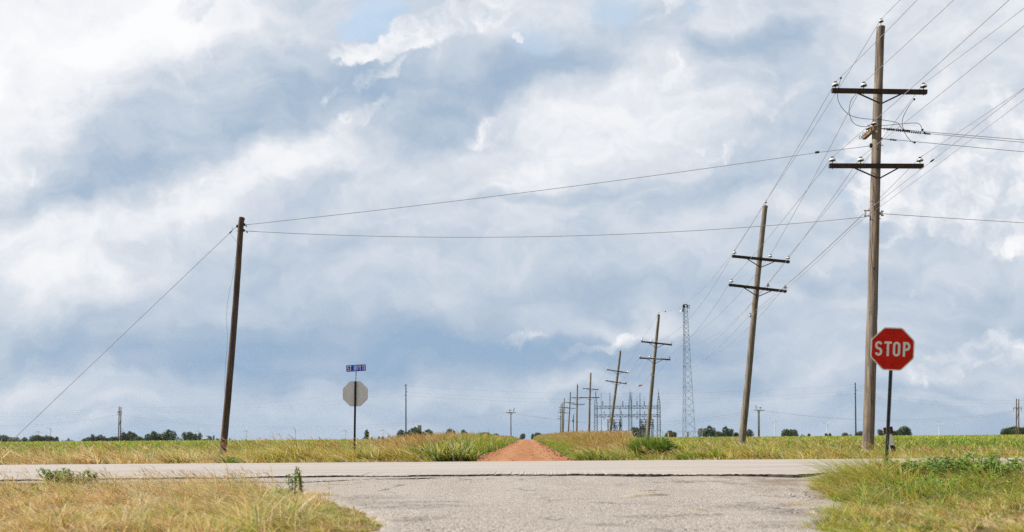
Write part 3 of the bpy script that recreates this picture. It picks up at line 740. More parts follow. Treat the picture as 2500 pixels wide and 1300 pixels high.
# ------------------------------------------------------------------ the old stub pole with its guys
DG = 26.6
B, T = at(545.5, 1103, DG), at(590.5, 531.5, DG); ax = (T - B).normalized(); g = B - ax * ((B.z + 0.4) / ax.z)
stub = empty('stub_pole', (g.x, g.y, 0), 'old dark brown leaning pole without crossarms, holding guy wires', 'pole'); og = stub.location.copy()
shaft_mesh(g, T, 0.118, 0.092, 21, 14, 34).build('shaft', M['oldpole'], stub, og)
mb = MB()
mb.tube(at(577, 551, DG), at(599.5, 549.5, DG), 0.014); mb.box(at(579.5, 553, DG), (0.05, 0.06, 0.09)); mb.box(at(596.5, 549, DG), (0.06, 0.06, 0.08)); mb.build('eye_bolt', M['iron'], stub, og)
mb = MB(); mb.tube(at(578, 564.5, DG), at(599.5, 564.2, DG), 0.012); mb.box(at(595.5, 563, DG), (0.05, 0.06, 0.08)); mb.build('eye_bolt', M['iron'], stub, og)
mb = MB(); mb.tube(at(592, 542, DG), at(598.5, 535.5, DG), 0.010); mb.build('splinter', M['oldpole'], stub, og)
for x, y in ((601.5, 552.5), (603, 567)):
    mb = MB(); mb.lathe(at(x, y, DG), (0.5, 0, -1), [(0, -0.03), (0.018, -0.02), (0.02, 0.02), (0, 0.04)], 8); mb.build('clamp', M['iron'], stub, og)
mb = MB(); mb.sweep(smooth_path([at(x, y, DG - 0.1) for x, y in [(580, 600), (572, 650), (566, 687), (558, 725), (553, 770), (555, 835), (550, 900), (548, 960)]]), 0.0035)
mb.sweep([at(562, 570, DG), at(578, 592, DG)], 0.0035); mb.build('loose_wire', M['iron'], stub, og)
ga = at(579, 552, DG); gb = at(-24, 1127, DG); gb.z = max(gb.z, 0.0)
wire([ga.lerp(gb, i / 8) for i in range(9)], 0.008, 'straight guy wire slanting from the old brown pole down into the straw grass', 'guy', 'guy_wire', 'guy wires of the old pole')
mb = MB(); mb.lathe(ga.lerp(gb, 0.02), gb - ga, [(0, 0), (0.022, 0.03), (0.022, 0.12), (0, 0.16)], 8); mb.tube(ga.lerp(gb, 0.02), ga.lerp(gb, 0.02) + Vector((0, 0, 0.13)), 0.006)
mb.build('guy_grip', M['iron'], stub, og)
p0, pa, p1 = at(600, 549.3, DG), at(1995, 373, DG), at(2124, 357, D1)
w_ = span(p0, pa, 0.10, 30); o_ = wire(w_ + span(pa, p1, 0.0, 4)[1:], 0.009, 'upper span wire rising from the old brown pole to the tallest pole', 'guy', 'guy_wire', 'guy wires of the old pole')
mb = MB(); mb.lathe(pa - Vector((0.09, 0, 0)), p1 - pa, [(0, 0), (0.035, 0.03), (0.045, 0.06), (0.03, 0.09), (0.045, 0.12), (0.035, 0.15), (0, 0.18)], 10); mb.build('strain_insulator', M['iron'], o_, w_[0])
wire(span(at(600, 564.5, DG), at(2110, 530.5, D1), 0.42, 30), 0.009, 'lower span wire sagging from the old brown pole to the tallest pole', 'guy', 'guy_wire', 'guy wires of the old pole')

# ------------------------------------------------------------------ signs
def stroke_text(mb, s, o, X, Z, h, w, gap, th, depth, mat=0, widths={}):
    """letters drawn as stroked outlines, height h, letter width w, stroke th"""
    r = w / 2
    def arc(cx, cz, rx, rz, a0, a1, n=12): return [(cx + rx * math.cos(math.radians(a0 + (a1 - a0) * i / n)), cz + rz * math.sin(math.radians(a0 + (a1 - a0) * i / n))) for i in range(n + 1)]
    t = th / 2; H = h - th; W = w - th
    G = {
        'S': [arc(W / 2, H * 0.755, W / 2, H * 0.245, 20, 180, 10) + arc(W / 2, H * 0.755, W / 2, H * 0.245, 180, 250, 5)[1:] + arc(W / 2, H * 0.255, W / 2, H * 0.255, 70, 0, 5) + arc(W / 2, H * 0.255, W / 2, H * 0.255, 0, -160, 10)[1:]],
        'T': [[(0, H), (W, H)], [(W / 2, H), (W / 2, 0)]],
        'O': [arc(W / 2, H - W / 2, W / 2, W / 2, 0, 180, 12) + arc(W / 2, W / 2, W / 2, W / 2, 180, 360, 12)[0:] + [(W, H - W / 2 + t * 0.1)]],
        'P': [[(0, 0), (0, H)], [(t * 0.9, H), (W * 0.35, H)] + arc(W * 0.5, H * 0.74, W / 2, H * 0.26, 88, -88, 12) + [(W * 0.35, H * 0.48), (t * 0.9, H * 0.48)]],
        'H': [[(0, 0), (0, H)], [(W, 0), (W, H)], [(0, H * 0.5), (W, H * 0.5)]],
        'W': [[(-W * 0.1, H), (W * 0.22, 0), (W * 0.5, H * 0.9), (W * 0.78, 0), (W * 1.1, H)]],
        'Y': [[(0, H), (W / 2, H * 0.48), (W, H)], [(W / 2, H * 0.48), (W / 2, 0)]],
        '1': [[(W * 0.15, H * 0.8), (W * 0.5, H), (W * 0.5, 0)]],
        '.': [[(0, 0), (th * 0.5, 0)]],
    }
    lay = []; x = 0
    for ch in s:
        cw = widths.get(ch, 1.0) * w
        lay.append((ch, x)); x += cw + gap
    tot = x - gap
    Yd = X.cross(Z).normalized()
    lvl = 0
    for ch, lx in lay:
        if ch == ' ': continue
        for pl in G[ch]:
            lvl += 1
            pl = [(px_ + lx + t - tot / 2 + (0 if ch not in '1' else -w * 0.18), pz + t - h / 2) for px_, pz in pl]
            n = len(pl); lf, rt_ = [], []
            for i in range(n):
                a, b = pl[max(i - 1, 0)], pl[min(i + 1, n - 1)]
                if 0 < i < n - 1:
                    d0 = Vector((pl[i][0] - a[0], pl[i][1] - a[1])).normalized(); d1_ = Vector((b[0] - pl[i][0], b[1] - pl[i][1])).normalized()
                    nn = Vector((-(d0 + d1_).y, (d0 + d1_).x)).normalized(); k = t / max(0.45, nn.dot(Vector((-d0.y, d0.x))))
                else:
                    d0 = Vector((b[0] - a[0], b[1] - a[1])).normalized(); nn = Vector((-d0.y, d0.x)); k = t
                p = Vector(pl[i])
                if ch in 'THPY1W' and i in (0, n - 1) and not (ch == 'P' and n > 2):
                    p = p + (d0 * (-t if i == 0 else t)) * (1 if ch not in 'Y' else 0.6)
                lf.append(p + nn * k); rt_.append(p - nn * k)
            e = 0.0004 * (lvl % 3)
            vs = [o + X * v_.x + Z * v_.y - Yd * (depth + e) * -1 for v_ in lf] + [o + X * v_.x + Z * v_.y + Yd * (depth + e) for v_ in rt_]
            mb.add(vs, [(i, i + 1, n + i + 1, n + i) for i in range(n - 1)], mat)
SR = 30
def octagon(D, inset=0.0, ang=0.0):
    a = D / 2 - inset; k = a * math.tan(math.radians(22.5))
    P = [(-k, a), (k, a), (a, k), (a, -k), (k, -a), (-k, -a), (-a, -k), (-a, k)]
    rr = []
    for i, (x, z) in enumerate(P):     # slightly rounded corners
        (x0, z0), (x1, z1) = P[i - 1], P[(i + 1) % 8]
        rr += [(x + (x0 - x) * 0.06, z + (z0 - z) * 0.06), (x + (x1 - x) * 0.06, z + (z1 - z) * 0.06)]
    return rr
def sheet_red(name, col, rough=0.45):
    m, nt, p = new_mat(name, rough, 0, 0.15); co_ = obj_co(nt)
    n = nt.noise(co_, 5, 5, 0.6); n2 = nt.noise(co_, 60, 3, 0.6)
    c = nt.mix(nt.smooth(n, 0.35, 0.7), col, tuple(min(1, x * 1.12 + 0.004) for x in col))
    c = nt.mix(nt.smooth(n2, 0.62, 0.72, 0, 0.10), c, tuple(x * 0.6 + 0.03 for x in col))
    nt.link(c, p.inputs['Base Color']); return m
M['signred'] = sheet_red('red_sheeting', (0.70, 0.018, 0.006)); M['signwhite'] = sheet_red('white_sheeting', (0.86, 0.87, 0.88)); M['signblue'] = sheet_red('blue_sheeting', (0.004, 0.07, 0.64)); M['signback'] = sheet_red('bare_aluminium_back', (0.66, 0.67, 0.70), 0.6)

def channel_post(p0, p1, w, dep, X, name, root, o, holes=True, mats=None, sgn=1):
    """U-channel sign post: web, two sides, two flanges, punched holes"""
    mb = MB(); ax = (p1 - p0).normalized(); Yv = ax.cross(X).normalized()
    if Yv.y < 0: Yv = -Yv
    Yv = Yv * sgn; th = 0.004; L = (p1 - p0).length; mid = (p0 + p1) / 2; fl = w * 0.24
    A = (X, Yv, ax)
    mb.box(mid + Yv * dep, (w * 0.5, th, L), A)
    for s in (-1, 1):
        mb.box(mid + X * (s * w * 0.26) + Yv * (dep / 2), (th, dep, L), A)
        mb.box(mid + X * (s * (w * 0.26 + fl / 2)) + Yv * 0.001, (fl, th, L), A)
    if holes:
        nh = int(L / 0.051)
        for i in range(nh):
            c = p0 + ax * (0.03 + i * 0.051) + Yv * (dep - 0.0035 if True else 0)
            mb.add([c + X * (0.006 * math.cos(t)) + ax * (0.006 * math.sin(t)) - Yv * 0.0006 for t in np.linspace(0, 2 * PI, 9)[:-1]], [tuple(range(8))], 1)
    return mb.build(name, mats or [M['galv'], M['black']], root, o)

DS = 13.8
M['postgalv'] = plain('dull_zinc_post', (0.15, 0.155, 0.17), 0.6, 0.2, 0.2, 14)
sc_ = at(2179, 852.5, DS); pb = at(2163, 1160, DS); pb.z = 0; pt = at(2180, 812, DS)
stop = empty('stop_sign', (pb.x, pb.y, 0), 'red stop sign facing the viewer on a perforated steel post in the weeds', 'stop sign'); os_ = stop.location.copy()
pax = (pt - pb).normalized()
channel_post(pb - pax * 0.3 + Vector((0, 0.012, 0)), pt + Vector((0, 0.012, 0)), 0.066, 0.034, Vector((0, 0, 1)).cross(pax).cross(pax).normalized() if False else Vector((1, 0, 0)) - pax * pax.x, 'post', stop, os_, mats=[M['postgalv'], M['black']])
an = math.radians(2.4 + 0.4); yw = math.radians(-2)
X = Vector((math.cos(an) * math.cos(yw), math.sin(yw), -math.sin(an))); Z = Vector((math.sin(an), 0, math.cos(an))); Z = (Z - X * Z.dot(X)).normalized()
Yn = X.cross(Z).normalized()          # points away from or to the viewer
if Yn.y > 0: Yn = -Yn
mb = MB(); mb.prism(octagon(0.762), sc_, X, Z, 0.003); panel = mb.build('sign_panel', M['signwhite'], stop, os_)
def face_poly(mb, poly, off): mb.add([sc_ + X * x + Z * z + Yn * off for x, z in poly], [tuple(range(len(poly)))] if (X.cross(Z)).dot(Yn) > 0 else [tuple(range(len(poly) - 1, -1, -1))])
mb = MB(); face_poly(mb, octagon(0.762, 0.021), 0.0024); mb.build('red_field', M['signred'], panel, os_)
mb = MB(); stroke_text(mb, 'STOP', sc_ + Z * 0.0, X, Z, 0.262, 0.130, 0.032, 0.042, 0.0036 * (1 if X.cross(Z).dot(Yn) > 0 else -1), widths={'T': 0.92, 'O': 1.1}); mb.build('lettering', M['signwhite'], panel, os_)
mb = MB()
for zz in (0.295, -0.285): mb.lathe(sc_ + Z * zz + X * (0.003) + Yn * 0.002, Yn, [(0.013, 0), (0.013, 0.006), (0.006, 0.010), (0, 0.011)], 8)
mb.build('bolt', M['iron'], panel, os_)

DB = 23.6
bc = at(867.6, 962, DB); p0 = at(865.3, 1130, DB); p0.z = 0; p1 = at(868.6, 931.5, DB)
bs = empty('road_sign', (p0.x, p0.y, 0), 'bare grey sign back on a post, topped by a blue street name blade', 'road sign'); ob_ = bs.location.copy()
channel_post(p0 - Vector((0, 0, 0.3)) + Vector((0, -0.045, 0)), p1 + Vector((0, -0.045, 0)), 0.062, 0.034, Vector((1, 0, 0)), 'post', bs, ob_, mats=[M['iron'], M['black']], sgn=1)
mb = MB(); mb.prism(octagon(0.762), bc, Vector((1, 0, 0)), Vector((0, 0, 1)), 0.003); mb.build('stop_panel', M['signback'], bs, ob_)
mb = MB(); b0 = at(868.8, 933, DB) + Vector((0, -0.03, 0)); b1 = at(869.9, 909.5, DB) + Vector((0, -0.03, 0))
mb.tube(b0, b1, 0.010)
for t in (0.12, 0.35, 0.62, 0.8, 0.95): mb.lathe(b0.lerp(b1, t), b1 - b0, [(0, 0), (0.022, 0.004), (0.022, 0.022), (0, 0.028)], 8)
mb.build('bracket', M['galv'], bs, ob_)
an = math.radians(-3.2 + 0.4); X = Vector((math.cos(an), 0, -math.sin(an))); Z = Vector((math.sin(an), 0, math.cos(an))); bcx = at(869.8, 899.5, DB) + Vector((0, -0.03, 0))
def rrect(w, h, r):
    out = []
    for cx, cz, a in ((w / 2 - r, h / 2 - r, 0), (-w / 2 + r, h / 2 - r, 90), (-w / 2 + r, -h / 2 + r, 180), (w / 2 - r, -h / 2 + r, 270)):
        out += [(cx + r * math.cos(math.radians(a + k * 22.5)), cz + r * math.sin(math.radians(a + k * 22.5))) for k in range(5)]
    return out
mb = MB(); mb.prism(rrect(0.60, 0.205, 0.022), bcx, X, Z, 0.003); blade = mb.build('street_name_blade', M['signwhite'], bs, ob_)
mb = MB(); mb.add([bcx + X * x + Z * z + Vector((0, -0.0024, 0)) for x, z in rrect(0.590, 0.195, 0.020)], [tuple(range(20))]); mb.build('blue_field', M['signblue'], blade, ob_)
mb = MB(); stroke_text(mb, 'ST. HWY 11', bcx, X, Z, 0.158, 0.062, 0.0125, 0.0185, -0.0036 if X.cross(Z).y > 0 else 0.0036, widths={'.': 0.26, ' ': 0.25, '1': 0.55, 'W': 1.12, 'Y': 0.92})
mb.build('lettering', M['signwhite'], blade, ob_)

# leaning marker behind the stop sign post
DM = 23.2
mroot = empty('field_marker', (*at(2186, 1116, DM)[:2], 0), 'leaning black and white marker board with a dark brown plate, behind the stop sign post', 'marker'); om = mroot.location.copy()
top_, bot = at(2167, 1050, DM), at(2187, 1122, DM); axm = (top_ - bot).normalized()
Xm = (Vector((1, 0, 0)) - axm * axm.x).normalized()
mb = MB(); L0 = (top_ - bot).length
mb.prism([(-0.085, -0.1), (0.085, -0.1), (0.065, L0), (-0.065, L0)], bot, Xm, axm, 0.03); brd = mb.build('board', M['transf'], mroot, om)
def band(z0, z1, s0, s1, mat, nm):
    mb = MB(); w0 = 0.079 - 0.02 * z0 / L0; w1 = 0.079 - 0.02 * z1 / L0
    mb.add([bot + Xm * x + axm * z + Vector((0, -0.0175, 0)) for x, z in ((-w0, z0), (w0, z0 + s0), (w1, z1 + s1), (-w1, z1))], [(0, 1, 2, 3)]); mb.build(nm, mat, brd, om)
band(L0 * 0.50, L0 * 0.83, -0.03, 0.0, M['signwhite'], 'white_band'); band(L0 * 0.20, L0 * 0.49, -0.12, -0.03, M['black'], 'black_band')
mb = MB(); a2 = math.radians(-9); Xp = Vector((math.cos(a2), 0, -math.sin(a2))); Zp = Vector((math.sin(a2), 0, math.cos(a2)))
mb.box(at(2167.5, 1051.5, DM) + Vector((0, -0.03, 0)), (0.275, 0.02, 0.205), (Xp, Vector((0, 1, 0)), Zp)); mb.build('brown_plate', M['rust'], mroot, om)

# ------------------------------------------------------------------ lattice radio tower
DT = 280.0
bx, tx = at(1681, 1062, DT), at(1672.6, 744, DT)
bx.z = terrain(DT)
tw = empty('radio_tower', bx, 'tall slim blue-grey lattice tower with a white dish near its top', 'lattice tower'); ot = tw.location.copy()
H = tx.z - bx.z
angs = [math.radians(a) for a in (100, 205, 335)]
def tower_pt(t, k):
    r = 1.75 * (1 - t) ** 1.15 + 0.78
    c = Vector((bx.x + (tx.x - bx.x) * t, DT, bx.z + H * t))
    return c + Vector((math.cos(angs[k]) * r, math.sin(angs[k]) * r, 0))
hs, z_ = [0.0], 0.0
while z_ < 1.0:
    z_ += 0.052 * (1 - z_) + 0.021; hs.append(min(z_, 1.0))
for k in range(3):
    mb = MB()
    for a, b in zip(hs, hs[1:]): mb.tube(tower_pt(a, k), tower_pt(b, k), 0.062, n=5, cap=False)
    mb.build('leg', M['bluesteel'], tw, ot)
mb = MB()
for i, (a, b) in enumerate(zip(hs, hs[1:])):
    for k in range(3):
        l = (k + 1) % 3
        mb.tube(tower_pt(a, k), tower_pt(b, l), 0.030, n=4, cap=False); mb.tube(tower_pt(a, l), tower_pt(b, k), 0.030, n=4, cap=False)
        if i % 3 == 0: mb.tube(tower_pt(a, k), tower_pt(a, l), 0.030, n=4, cap=False)
mb.build('lattice', M['bluesteel'], tw, ot)
mb = MB(); dc = at(1663, 757.5, DT); mb.lathe(dc, (-0.75, -0.6, 0.1), [(0, 0), (0.32, 0.05), (0.62, 0.22), (0.66, 0.26), (0.58, 0.22), (0, 0.08)], 14); mb.tube(dc, tower_pt(0.955, 1), 0.06); mb.build('dish', M['transf'], tw, ot)
mb = MB(); dc = at(1667, 757.5, DT); mb.lathe(dc, (-0.8, -0.5, 0), [(0, 0), (0.55, 0.05), (0.6, 0.5), (0, 0.45)], 12); mb.tube(dc, tower_pt(0.955, 1), 0.08); mb.build('drum_antenna', M['iron'], tw, ot)
mb = MB()
for yy_ in (746.5, 752.2): mb.tube(tower_pt(0.985, 2), at(1683, yy_, DT), 0.07); mb.box(at(1683, yy_, DT), (0.25, 0.3, 0.45))
for k in range(3): mb.tube(tower_pt(1, k), tower_pt(1, (k + 1) % 3), 0.09); mb.box(tower_pt(0.985, k), (0.5, 0.3, 1.0))
mb.build('antenna', M['iron'], tw, ot)

# ------------------------------------------------------------------ substation
DU = 222.0
def lat_col(mb, x0, y0, w, ztop, ztaper, zb=-0.4, dep=None):
    dep = dep or w
    lv = [zb]
    while lv[-1] < ztop - 0.3: lv.append(min(ztop, lv[-1] + 0.72))
    def wd(z): return w * (1.12 - 0.12 * (z - zb) / (ztaper - zb)) if z < ztaper else w * max(0.08, 1 - (z - ztaper) / (ztop - ztaper))
    C = lambda z, i, j: Vector((x0 + i * wd(z) / 2, y0 + j * wd(z) / 2, z))
    for a, b in zip(lv, lv[1:]):
        for i, j in ((-1, -1), (1, -1), (1, 1), (-1, 1)): mb.tube(C(a, i, j), C(b, i, j), 0.042, n=4, cap=False)
        for (i, j), (k, l) in (((-1, -1), (1, -1)), ((1, -1), (1, 1)), ((1, 1), (-1, 1)), ((-1, 1), (-1, -1))):
            mb.tube(C(a, i, j), C(b, k, l), 0.020, n=4, cap=False); mb.tube(C(a, k, l), C(b, i, j), 0.020, n=4, cap=False)
    mb.tube((x0, y0, ztop - 0.1), (x0, y0, ztop + 0.75), 0.05, n=5)
S = lambda x, y, d=DU: at(x, y, d)
sub = empty('substation', (S(1530, 1060).x, DU, terrain(DU)), 'electrical substation of blue-grey lattice columns and beams in the field', 'substation'); osub = sub.location.copy()
for xx, zt in ((1454.3, 958), (1538.2, 957), (1607.8, 957)):
    mb = MB(); p = S(xx, zt); lat_col(mb, p.x, DU, 0.84, p.z, S(xx, 989).z); mb.build('lattice_column', M['bluesteel'], sub, osub)
def beam_truss(xa, xb, ya, yb):
    mb = MB(); A, Bp = S(xa, ya), S(xb, ya); hgt = A.z - S(xa, yb).z; n = int((Bp.x - A.x) / 0.8)
    zt = (A.z + Bp.z) / 2; P = lambda i, j, k: Vector((A.x + (Bp.x - A.x) * i / n, DU + j * 0.35, zt - (hgt if k else 0)))
    for j in (-1, 1):
        for k in (0, 1): mb.tube(P(0, j, k), P(n, j, k), 0.045, n=4)
        for i in range(n): mb.tube(P(i, j, i % 2), P(i + 1, j, (i + 1) % 2), 0.024, n=4, cap=False); mb.tube(P(i, j, 0), P(i, j, 1), 0.03, n=4, cap=False)
    for i in range(0, n, 2): mb.tube(P(i, -1, 0), P(i, 1, 0), 0.03, n=4, cap=False); mb.tube(P(i, -1, 1), P(i + 1, 1, 1), 0.03, n=4, cap=False)
    return mb.build('lattice_beam', M['bluesteel'], sub, osub)
bu = beam_truss(1451, 1611, 991.5, 998); bl = beam_truss(1451, 1611, 1012.5, 1018.5)
def post_ins(xx, ya, yb, par, whisk=None, r=0.16):
    mb = MB(); a, b = S(xx, ya), S(xx, yb); n = 6; dv = (b - a)
    for i in range(n): mb.lathe(a + dv * (i / n), dv, [(0.05, 0), (r, dv.length / n * 0.35), (r, dv.length / n * 0.5), (0.05, dv.length / n)], 7)
    if whisk: mb.tube(a, S(xx, whisk), 0.03, n=4)
    mb.build('post_insulator', M['iron'], par, osub)
for xx, wk in ((1471.6, None), (1520.4, None), (1555.2, 968), (1572.8, 968)): post_ins(xx, 980, 992, bu, wk)
for xx in (1475, 1517.2, 1555.5, 1573): post_ins(xx, 1004.5, 1012, bl, None, 0.11); post_ins(xx, 1018.5, 1024.5, bl, None, 0.11)
post_ins(1590.4, 1017, 1024, bl, None, 0.12)
for xx, yt, r in ((1467.6, 958.8, 0.09), (1489.0, 960, 0.12), (1514, 991, 0.12), (1542.4, 958, 0.1), (1562.4, 960, 0.13)):
    mb = MB(); a = S(xx + (0.8 if xx < 1500 else 0), 1060, DU - 2); a.z = -0.5; mb.tube(a, S(xx, yt, DU - 2), r, r * 0.6, 7); mb.build('mast', M['iron'] if r > 0.11 else M['bluesteel'], sub, osub)
def switch_rack(x0, x1, levels, posts):
    mb = MB(); rr = random.Random(int(x0))
    for y in levels:
        for dy in (-0.9, 0.9): mb.beam(S(x0, y) + Vector((0, dy, 0)), S(x1, y) + Vector((0, dy, 0)), 0.10, 0.10, (0, 1, 0))
        for t in np.linspace(0, 1, 6): p = S(x0 + (x1 - x0) * t, y); mb.beam(p + Vector((0, -0.9, 0)), p + Vector((0, 0.9, 0)), 0.07, 0.07, (0, 0, 1))
    for x in posts:
        for dy in (-0.9, 0.9): a = S(x, 1058); a.z = -0.4; mb.tube(a + Vector((0, dy, 0)), S(x, levels[0] - 1) + Vector((0, dy, 0)), 0.065, n=5)
    for i in range(46):
        x = rr.uniform(x0 + 2, x1 - 1); y = rr.choice(levels[1:]); p = S(x, y) + Vector((0, rr.uniform(-.8, .8), 0))
        h = rr.uniform(0.3, 0.75); mb.lathe(p, (rr.uniform(-.6, .6), 0, rr.choice((-1, 1))), [(0.03, 0), (0.10, h * 0.2), (0.05, h * 0.35), (0.11, h * 0.5), (0.05, h * 0.65), (0.09, h * 0.8), (0.03, h)], 6)
    for i in range(16):
        a = S(rr.uniform(x0, x1), rr.choice(levels)); b = S(rr.uniform(x0, x1), rr.choice(levels)); mb.sweep(span(a, a.lerp(b, 0.4), 0.25, 6), 0.03, 4)
    return mb.build('switch_rack', M['bluesteel'], sub, osub)
switch_rack(1482, 1518, [1025.5, 1032, 1038, 1043, 1051], (1484.5, 1499, 1513.5, 1517.5)); switch_rack(1561.5, 1595.5, [1025, 1031.5, 1036.5, 1041, 1046], (1562.5, 1577, 1592, 1595))
mb = MB(); c = S(1569.5, 1050.5); mb.box(c, (1.5, 1.2, 1.6)); mb.box(c + Vector((1.4, 0, -0.2)), (0.9, 1, 1.2))
for i in range(5): mb.box(c + Vector((-0.6 + i * 0.3, -0.75, 0)), (0.08, 0.3, 1.3))
for s in (-0.4, 0, 0.4): mb.lathe(c + Vector((s, 0, 0.8)), (0, 0, 1), [(0.05, 0), (0.12, 0.1), (0.06, 0.2), (0.12, 0.3), (0.05, 0.5)], 7)
mb.build('transformer_tank', M['transf'], sub, osub)
lp = S(1527.2, 1058, 215); mb = MB(); gl = S(1527.2, 1052.6, 215)
lamp = empty('yard_lamp', (lp.x, 215, -0.1), 'short lamp post with a white globe beside the substation', 'lamp post'); ol = lamp.location.copy()
mb.tube((lp.x, 215, -0.5), gl, 0.10, 0.08); mb.lathe(gl - Vector((0, 0, 0.35)), (0, 0, 1), [(0.07, 0), (0.22, 0.12), (0.16, 0.3)], 8); mb.build('post', M['iron'], lamp, ol)
mb = MB(); mb.lathe(gl - Vector((0, 0, 0.02)), (0, 0, 1), [(0.0, -0.02), (0.18, 0.03), (0.24, 0.2), (0.18, 0.36), (0, 0.42)], 10); mb.build('globe', M['whitesteel'], lamp, ol)
def chain_fence(xa, xb, d, label):
    A, Bq = S(xa, 1060, d), S(xb, 1060, d); zt = EYE + 1.15; A.z = Bq.z = -0.3
    fo = empty('chainlink_fence', (A.x, d, terrain(d)), label, 'fence', 'wire mesh fences of the substation and tower'); off = fo.location.copy()
    n = max(4, int((Bq.x - A.x) / 3)); 
    for i in range(n + 1):
        x = A.x + (Bq.x - A.x) * i / n; mb = MB(); mb.tube((x, d, -0.4), (x, d, zt), 0.04, n=5); mb.build('post', M['galv'], fo, off)
    mb = MB(); mb.tube((A.x, d, zt - .05), (Bq.x, d, zt - .05), 0.025, n=4); m_ = int((Bq.x - A.x) / 0.45)
    for i in range(m_):
        x = A.x + (Bq.x - A.x) * i / m_
        for s in (0.0, 2.2):
            mb.tube((x + s, d, -0.3), (x + 2.2 - s, d, zt - .05), 0.011, n=3, cap=False)
    mb.build('wire_mesh', M['galv'], fo, off)
chain_fence(1449, 1618, 214, 'long wire mesh fence along the front of the substation'); chain_fence(1655, 1706, 272, 'short wire mesh fence around the foot of the lattice tower')
# little brick pump house and the tower hut
def hut(name, xa, xb, yt, d, mat, roof, label, flat=True):
    A, Bq = at(xa, 1064, d), at(xb, 1064, d); zt = at(xa, yt, d).z; w = Bq.x - A.x; zb = terrain(d) - 0.3
    r_ = empty(name, ((A.x + Bq.x) / 2, d, terrain(d)), label, 'building'); oo = r_.location.copy(); cx = (A.x + Bq.x) / 2
    if flat:
        mb = MB(); mb.box((cx, d + w / 2, (zb + zt) / 2), (w, w, zt - zb)); mb.build('wall', mat, r_, oo)
        mb = MB(); mb.box((cx, d + w / 2, zt + 0.06), (w + 0.25, w + 0.25, 0.12)); mb.build('roof', roof, r_, oo)
    else:
        ze = zb + (zt - zb) * 0.62
        mb = MB(); mb.box((cx, d + 4, (zb + ze) / 2), (w * 0.94, 8, ze - zb)); mb.build('wall', mat, r_, oo)
        mb = MB(); mb.add([(cx - w / 2, d - .3, ze), (cx + w / 2, d - .3, ze), (cx + w / 2, d + 8.3, ze), (cx - w / 2, d + 8.3, ze), (cx - w / 2, d + 4, zt), (cx + w / 2, d + 4, zt)], [(0, 1, 5, 4), (2, 3, 4, 5), (1, 2, 5), (3, 0, 4), (3, 2, 1, 0)]); mb.build('roof', roof, r_, oo)
    mb = MB(); mb.box((cx + w * 0.18, d - 0.03, zb + (zt - zb) * 0.42), (w * 0.22, 0.06, (zt - zb) * 0.5)); mb.build('door', M['black'], r_, oo)
hut('pump_house', 1632.5, 1644.5, 1057.2, 232, M['brick'], M['concrete'], 'small pinkish brick hut in the field between substation and tower')
hut('equipment_hut', 1676.5, 1681, 1057, 285, M['transf'], M['roofgrey'], 'small pale equipment hut at the foot of the lattice tower')
hut('farm_barn', 492, 504.5, 1067.2, 700, M['transf'], M['roofgrey'], 'low grey roofed farm barn near the old brown pole', False)
hut('farm_house', 19, 36, 1066.5, 780, M['transf'], M['roofgrey'], 'pale farm house half hidden among the trees beyond the straw grass', False)

# ------------------------------------------------------------------ concrete silo
DSI = 520.0
p = at(1023.2, 1060, DSI); zt = at(1023.2, 1038.6, DSI).z; zb = terrain(DSI) - 0.5; r = 6.0 * DSI / FPX
so_ = empty('silo', (p.x, DSI, terrain(DSI)), 'pale concrete grain silo rising behind a round tree', 'silo'); osi = so_.location.copy()
mb = MB(); mb.lathe((p.x, DSI, zb), (0, 0, 1), [(r, 0)] + [(r * (1.0 if i % 2 else 1.015), (zt - zb) * i / 16) for i in range(1, 17)] + [(r * 0.9, zt - zb), (r * 0.9, zt - zb - 0.6), (0, zt - zb - 0.6)], 24); mb.build('wall', M['concrete'], so_, osi)
mb = MB(); mb.box((p.x + r * 0.5, DSI - r * 0.92, (zb + zt) / 2), (0.7, 0.5, zt - zb)); mb.build('chute', M['galv'], so_, osi)

# ------------------------------------------------------------------ distant transmission line
TL = {}
def hframe(d, xa, xb, yt, lean, arm_y, arm, rot, label, key):
    r_ = empty('h_frame_pole', (at((xa + xb) / 2, 1060, d).x, d, terrain(d)), label, 'utility pole', 'twin wooden poles of the far power line'); oo = r_.location.copy()
    ps = []
    for i, xx in enumerate((xa, xb)):
        a = at(xx, 1066, d + (rot if i else -rot)); a.z = terrain(d) - 0.5; b = at(xx + lean, yt + (1 if i else 0), d + (rot if i else -rot))
        shaft_mesh(a, b, 0.30, 0.22, int(xx), 8, 8).build('pole', M['oldpole'], r_, oo); ps.append((a, b))
    mb = MB(); A, Bq = at(arm[0], arm_y, d - rot * 2), at(arm[1], arm_y, d + rot * 2); mb.beam(A, Bq, 0.28, 0.28, (0, 0, 1)); ca = mb.build('crossarm', M['arm'], r_, oo)
    for t in (0.03, 0.5, 0.97):
        mi = MB(); c = A.lerp(Bq, t); mi.lathe(c, (0, 0, -1), [(0.04, 0)] + [(0.16 if i % 2 else 0.07, 0.2 + i * 0.14) for i in range(8)] + [(0.04, 1.5)], 6); mi.build('insulator', [M['cap']], ca, oo)
        TL.setdefault(key, []).append(c - Vector((0, 0, 1.5)))
    TL[key + 'top'] = [b for a, b in ps]
    mb = MB(); mb.beam(ps[0][0].lerp(ps[0][1], 0.42), ps[1][0].lerp(ps[1][1], 0.68), 0.15, 0.15); mb.build('cross_brace', M['arm'], r_, oo)
hframe(400, 289.2, 293.6, 993, 1.8, 1006, (287.2, 297.6), 3.0, 'slim twin pole standing in the green field before the old brown pole', 'A')
hframe(380, 2481.5, 2486.8, 974, 0.2, 996.6, (2474, 2494), 3.0, 'slim twin pole with thin crossarm standing before the dark grove past the stop sign', 'E')
